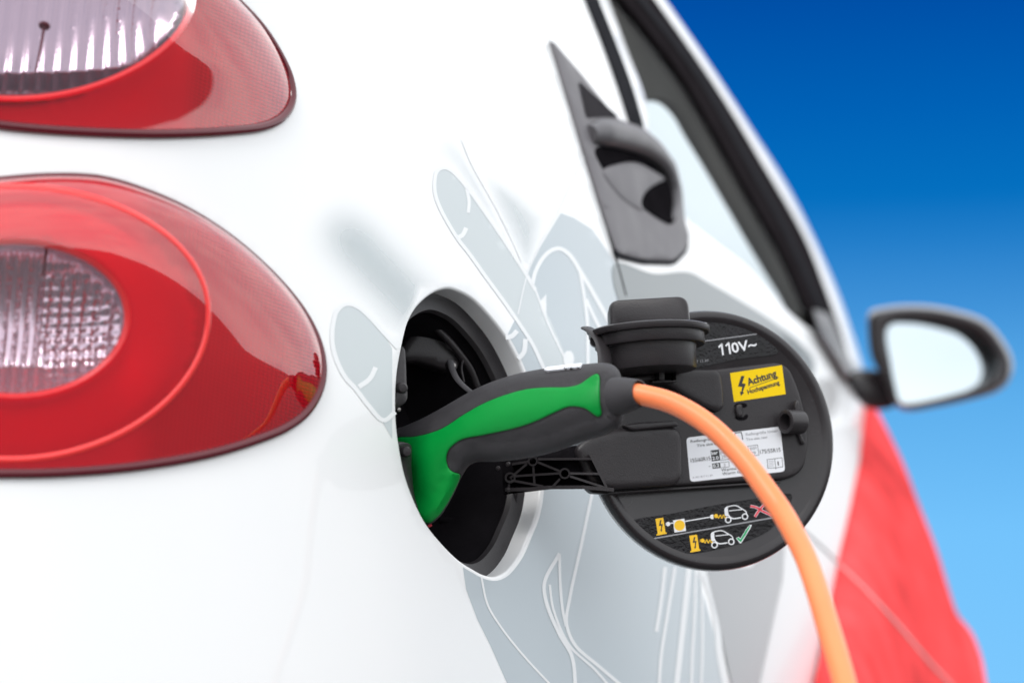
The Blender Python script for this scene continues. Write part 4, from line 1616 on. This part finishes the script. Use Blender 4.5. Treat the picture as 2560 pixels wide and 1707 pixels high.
# wing mirror
MO = smooth_closed(M6((1005, 1165), (1060, 1146), (1200, 1138), (1330, 1158), (1440, 1198), (1512, 1280), (1542, 1350), (1532, 1415), (1490, 1458), (1400, 1488), (1250, 1520), (1150, 1533), (1105, 1515), (1060, 1420), (1015, 1340), (1000, 1240)), 8)
MG = smooth_closed(M6((1072, 1228), (1110, 1197), (1200, 1190), (1300, 1202), (1400, 1230), (1462, 1282), (1492, 1345), (1482, 1400), (1440, 1432), (1300, 1478), (1150, 1507), (1122, 1502), (1102, 1440), (1086, 1360)), 8)
mir = inflate('side_mirror', MO, lambda Q: np.full(len(Q), 3.125), 60, HOUSING_M, car, spacing=12, k=0.15, back_k=16.0)
tag(mir, 'wing mirror with pale reflecting glass on a black stem')
MP = Plane(at(2100, 890, 3.085), (1, -0.04, 0), (0, -0.02, 1))
patch('mirror_bezel', MP, grow(MO, -9), BLACK, mir, holes=[MG], spacing=10, thick=0.03, hfun=dome(0.006, 14), rings=(3, 8))
patch('mirror_glass', Plane(at(2100, 890, 3.095), (1, 0.10, 0), (0, -0.03, 1)), grow(MG, 3), MIRROR, mir, spacing=16, thick=0.002)
inflate('mirror_stem', smooth_closed(M6((930, 1395), (1000, 1378), (1060, 1395), (1105, 1470), (1100, 1515), (1035, 1530), (985, 1515), (940, 1460)), 8), lambda Q: np.full(len(Q), 3.16), 30, BLACKR, mir, spacing=10)
patch('mirror_base', BODY, rounded(M6((830, 1180), (900, 1330), (960, 1420), (990, 1500), (960, 1480), (880, 1380), (800, 1260), (770, 1160)), 8), BLACK, mir, spacing=12, thick=0.004, off=0.010)

# ================================================================== film graphics and painted reflections on the rear quarter
def fademat(name, base):
    m = mat(name, base, 0.45, coat=0.15, coat_rough=0.06, spec=0.2)
    t = m.node_tree
    a = t.nodes.new('ShaderNodeAttribute')
    a.attribute_name = 'fade'
    tr = t.nodes.new('ShaderNodeBsdfTransparent')
    ms = t.nodes.new('ShaderNodeMixShader')
    t.links.new(a.outputs['Fac'], ms.inputs[0])
    t.links.new(tr.outputs[0], ms.inputs[1])
    t.links.new(t.nodes['Principled BSDF'].outputs[0], ms.inputs[2])
    t.links.new(ms.outputs[0], t.nodes['Material Output'].inputs['Surface'])
    return m


FADE = fademat('soft_reflection_grey', (0.50, 0.56, 0.58))  # soft reflections on the bodywork painted as fading grey


def reflection_fade(pts, left, right):
    """painted soft reflection that is full along a spine and fades to either side of it"""
    a, b = np.array(pts[0]), np.array(pts[-1])
    ln = np.linalg.norm(b - a)
    t = (b - a) / ln

    def f(q):
        x = (q - a) @ t / ln
        d = (q - a) @ np.array((-t[1], t[0]))
        w = np.where(d < 0, left, right)
        e = np.clip(x / 0.45, 0, 1)
        return 0.55 * np.exp(-(d / (0.62 * w)) ** 2) * e * e * (3 - 2 * e)
    return f


def fill(name, q, m, off=0.00018, sm=False, sp=20, soft=45, **kw):
    o = smooth_closed(q, 12) if sm else poly_closed(q, 12)
    if 'attr' in kw:
        f0 = kw['attr']
        kw['attr'] = lambda Q: f0(Q) * np.clip(bdist(Q, [o]) / soft, 0, 1)
    return patch(name, BODY, o, m, body, off=off, thick=0.0, spacing=sp, **kw)


PLUGA = G7((760, 172), (800, 165), (850, 190), (940, 290), (1040, 430), (1150, 590), (1280, 790), (1360, 930), (1450, 1120), (1560, 1370), (1600, 1480), (1420, 1480), (1390, 1370), (1330, 1230), (1250, 1110), (1160, 980), (1050, 830), (950, 690), (880, 600), (830, 520), (775, 420), (748, 340), (738, 260), (742, 200))
fill('grey_plug_film', PLUGA, VINYL)
PLUGB = G7((125, 1230), (128, 1110), (155, 1025), (210, 990), (270, 1005), (340, 1060), (430, 1160), (515, 1258), (500, 1380), (495, 1568), (500, 1800), (420, 1690), (340, 1600), (260, 1500), (200, 1430), (150, 1330))
fill('grey_plug_film', [(min(u, 980 if v < 1100 else 984), v) for u, v in PLUGB], VINYL)
fill('soft_reflection', G7((-120, 250), (500, 250), (860, 620), (800, 880), (660, 900), (540, 1180), (430, 1150), (340, 1050), (270, 990), (205, 970), (140, 1000), (90, 1060), (-60, 1000)), FADE,
     attr=reflection_fade(G7((20, 380), (150, 560), (300, 740), (450, 880), (600, 980)), 95, 95), sp=12, off=0.0003, soft=16)
fill('soft_reflection', G7((640, -120), (900, -60), (960, 140), (1110, 420), (1280, 780), (1150, 590), (1040, 430), (940, 290), (850, 170), (700, 100)), FADE, attr=reflection_fade(G7((760, -60), (900, 120), (1000, 250), (1130, 480), (1250, 720)), 60, 120), sp=12, off=0.00012)
fill('soft_reflection', G7((960, 150), (1100, 200), (1300, 330), (1480, 440), (1300, 800), (1270, 760), (1110, 420)), FADE, attr=reflection_fade(G7((960, 150), (1100, 400), (1220, 620), (1290, 760)), 130, 60), sp=12, off=0.00012)
# darker film in front of the door and its wide foot below the recess
RIGHT = G7((1500, 440), (1580, 470), (1690, 540), (1760, 640), (1840, 760)) + [(1560, 740), (1596, 900), (1640, 1080), (1700, 1290), (1742, 1423), (1780, 1560), (1816, 1707), (1860, 1900)] + \
    [(1330, 1900)] + G8((340, 1010), (270, 897), (200, 740), (150, 640), (105, 520), (92, 430), (100, 405))
FOOT = [(1166, 1400), (1180, 1300), (1200, 1000), (1262, 850)] + G7((1240, 1050), (1300, 800), (1380, 640))
fill('blue_grey_film', RIGHT + FOOT, holes=[grow(HOLE, 3)], m=mat('soft_blue_grey_vinyl', (0.455, 0.51, 0.545), 0.42, coat=0.2, coat_rough=0.05, spec=0.25), off=0.00012)
patch('sill_shade', BODY, poly_closed(G8((1070, 440), (1250, 430), (1385, 300), (1375, 480), (1340, 640), (1305, 800), (1285, 897), (1270, 1000), (1200, 1000), (1172, 897), (1120, 640)), 14), mat('sill_shade_grey', (0.37, 0.38, 0.395), 0.45, coat=0.15, spec=0.25), door, off=0.0006, thick=0.0, spacing=22)  # shade of the concave sill painted as a grey patch

for pts, w in (
        (G7((1400, 1385), (1330, 1235), (1250, 1110), (1160, 980), (1050, 830), (950, 690), (880, 600), (830, 520), (775, 420), (742, 330), (738, 250), (752, 190), (790, 168), (830, 180), (880, 225), (940, 295), (1040, 435), (1150, 595), (1280, 795), (1345, 905)), 9),
        (G7((930, 295), (945, 370), (940, 440)), 8),
        (G7((872, 592), (905, 575), (928, 530)), 11),
        (G7((500, 1640), (430, 1690), (340, 1602), (262, 1500), (200, 1432), (150, 1335), (122, 1230), (126, 1110), (152, 1025), (205, 988), (268, 1002), (340, 1060), (430, 1160), (518, 1255)), 11),
        (G7((280, 1488), (345, 1440), (382, 1370)), 12),
        (G7((900, 0), (960, 145), (1110, 415), (1220, 640), (1285, 790)), 3),
        (G7((1285, 790), (1345, 905), (1410, 1080), (1480, 1230), (1550, 1365)), 5),
        (G7((1325, 880), (1345, 795), (1390, 712), (1440, 667), (1490, 655), (1550, 692), (1612, 785), (1700, 935), (1790, 1095)), 10),
        (G7((1612, 785), (1640, 950), (1658, 1100), (1662, 1360)), 8),
        (G7((1650, 960), (1695, 1060), (1745, 1160), (1800, 1300)), 8),
        (G7((1640, 100), (1560, 270), (1480, 440), (1390, 600), (1300, 800), (1240, 1050)), 3),
        (G7((1165, 1190), (1200, 1185), (1235, 1150)), 12),
        (G7((1240, 1320), (1275, 1280), (1285, 1200)), 12),
        (G8((612, 130), (570, 330), (520, 560), (508, 655), (540, 740), (640, 830), (740, 915)), 8),
        (G8((480, 375), (420, 490), (425, 565), (480, 700), (530, 790), (545, 920)), 9),
        (G8((480, 375), (482, 480), (492, 600), (506, 668)), 7),
        (G8((440, 500), (455, 600), (520, 745), (620, 840), (690, 920)), 6),
        (G8((905, 430), (890, 560), (870, 690)), 9),
        (G8((945, 430), (915, 620), (890, 780), (880, 920)), 8),
        (G8((1002, 430), (985, 600), (965, 780), (950, 920)), 14),
        (G8((1030, 430), (1025, 600), (1015, 780), (1010, 920)), 7),
        (G8((1050, 430), (1055, 600), (1055, 780), (1050, 920)), 6),
        (G8((1062, 440), (1112, 620), (1122, 760), (1152, 920)), 16),  # bright door edge highlight painted as a white line
        (G8((165, 470), (190, 580), (240, 665), (330, 780), (450, 910)), 5)):
    ribbon('white_line', BODY, pts, w, VLINE, body, 0.00035)
fill('white_triangle', G7((1372, 972), (1410, 930), (1412, 1085)), VLINE, 0.0004, sp=12)
fill('white_dot', ellipse(*G7((1545, 1320))[0], 14, 22, 24), VLINE, 0.0004, sm=True, sp=12)
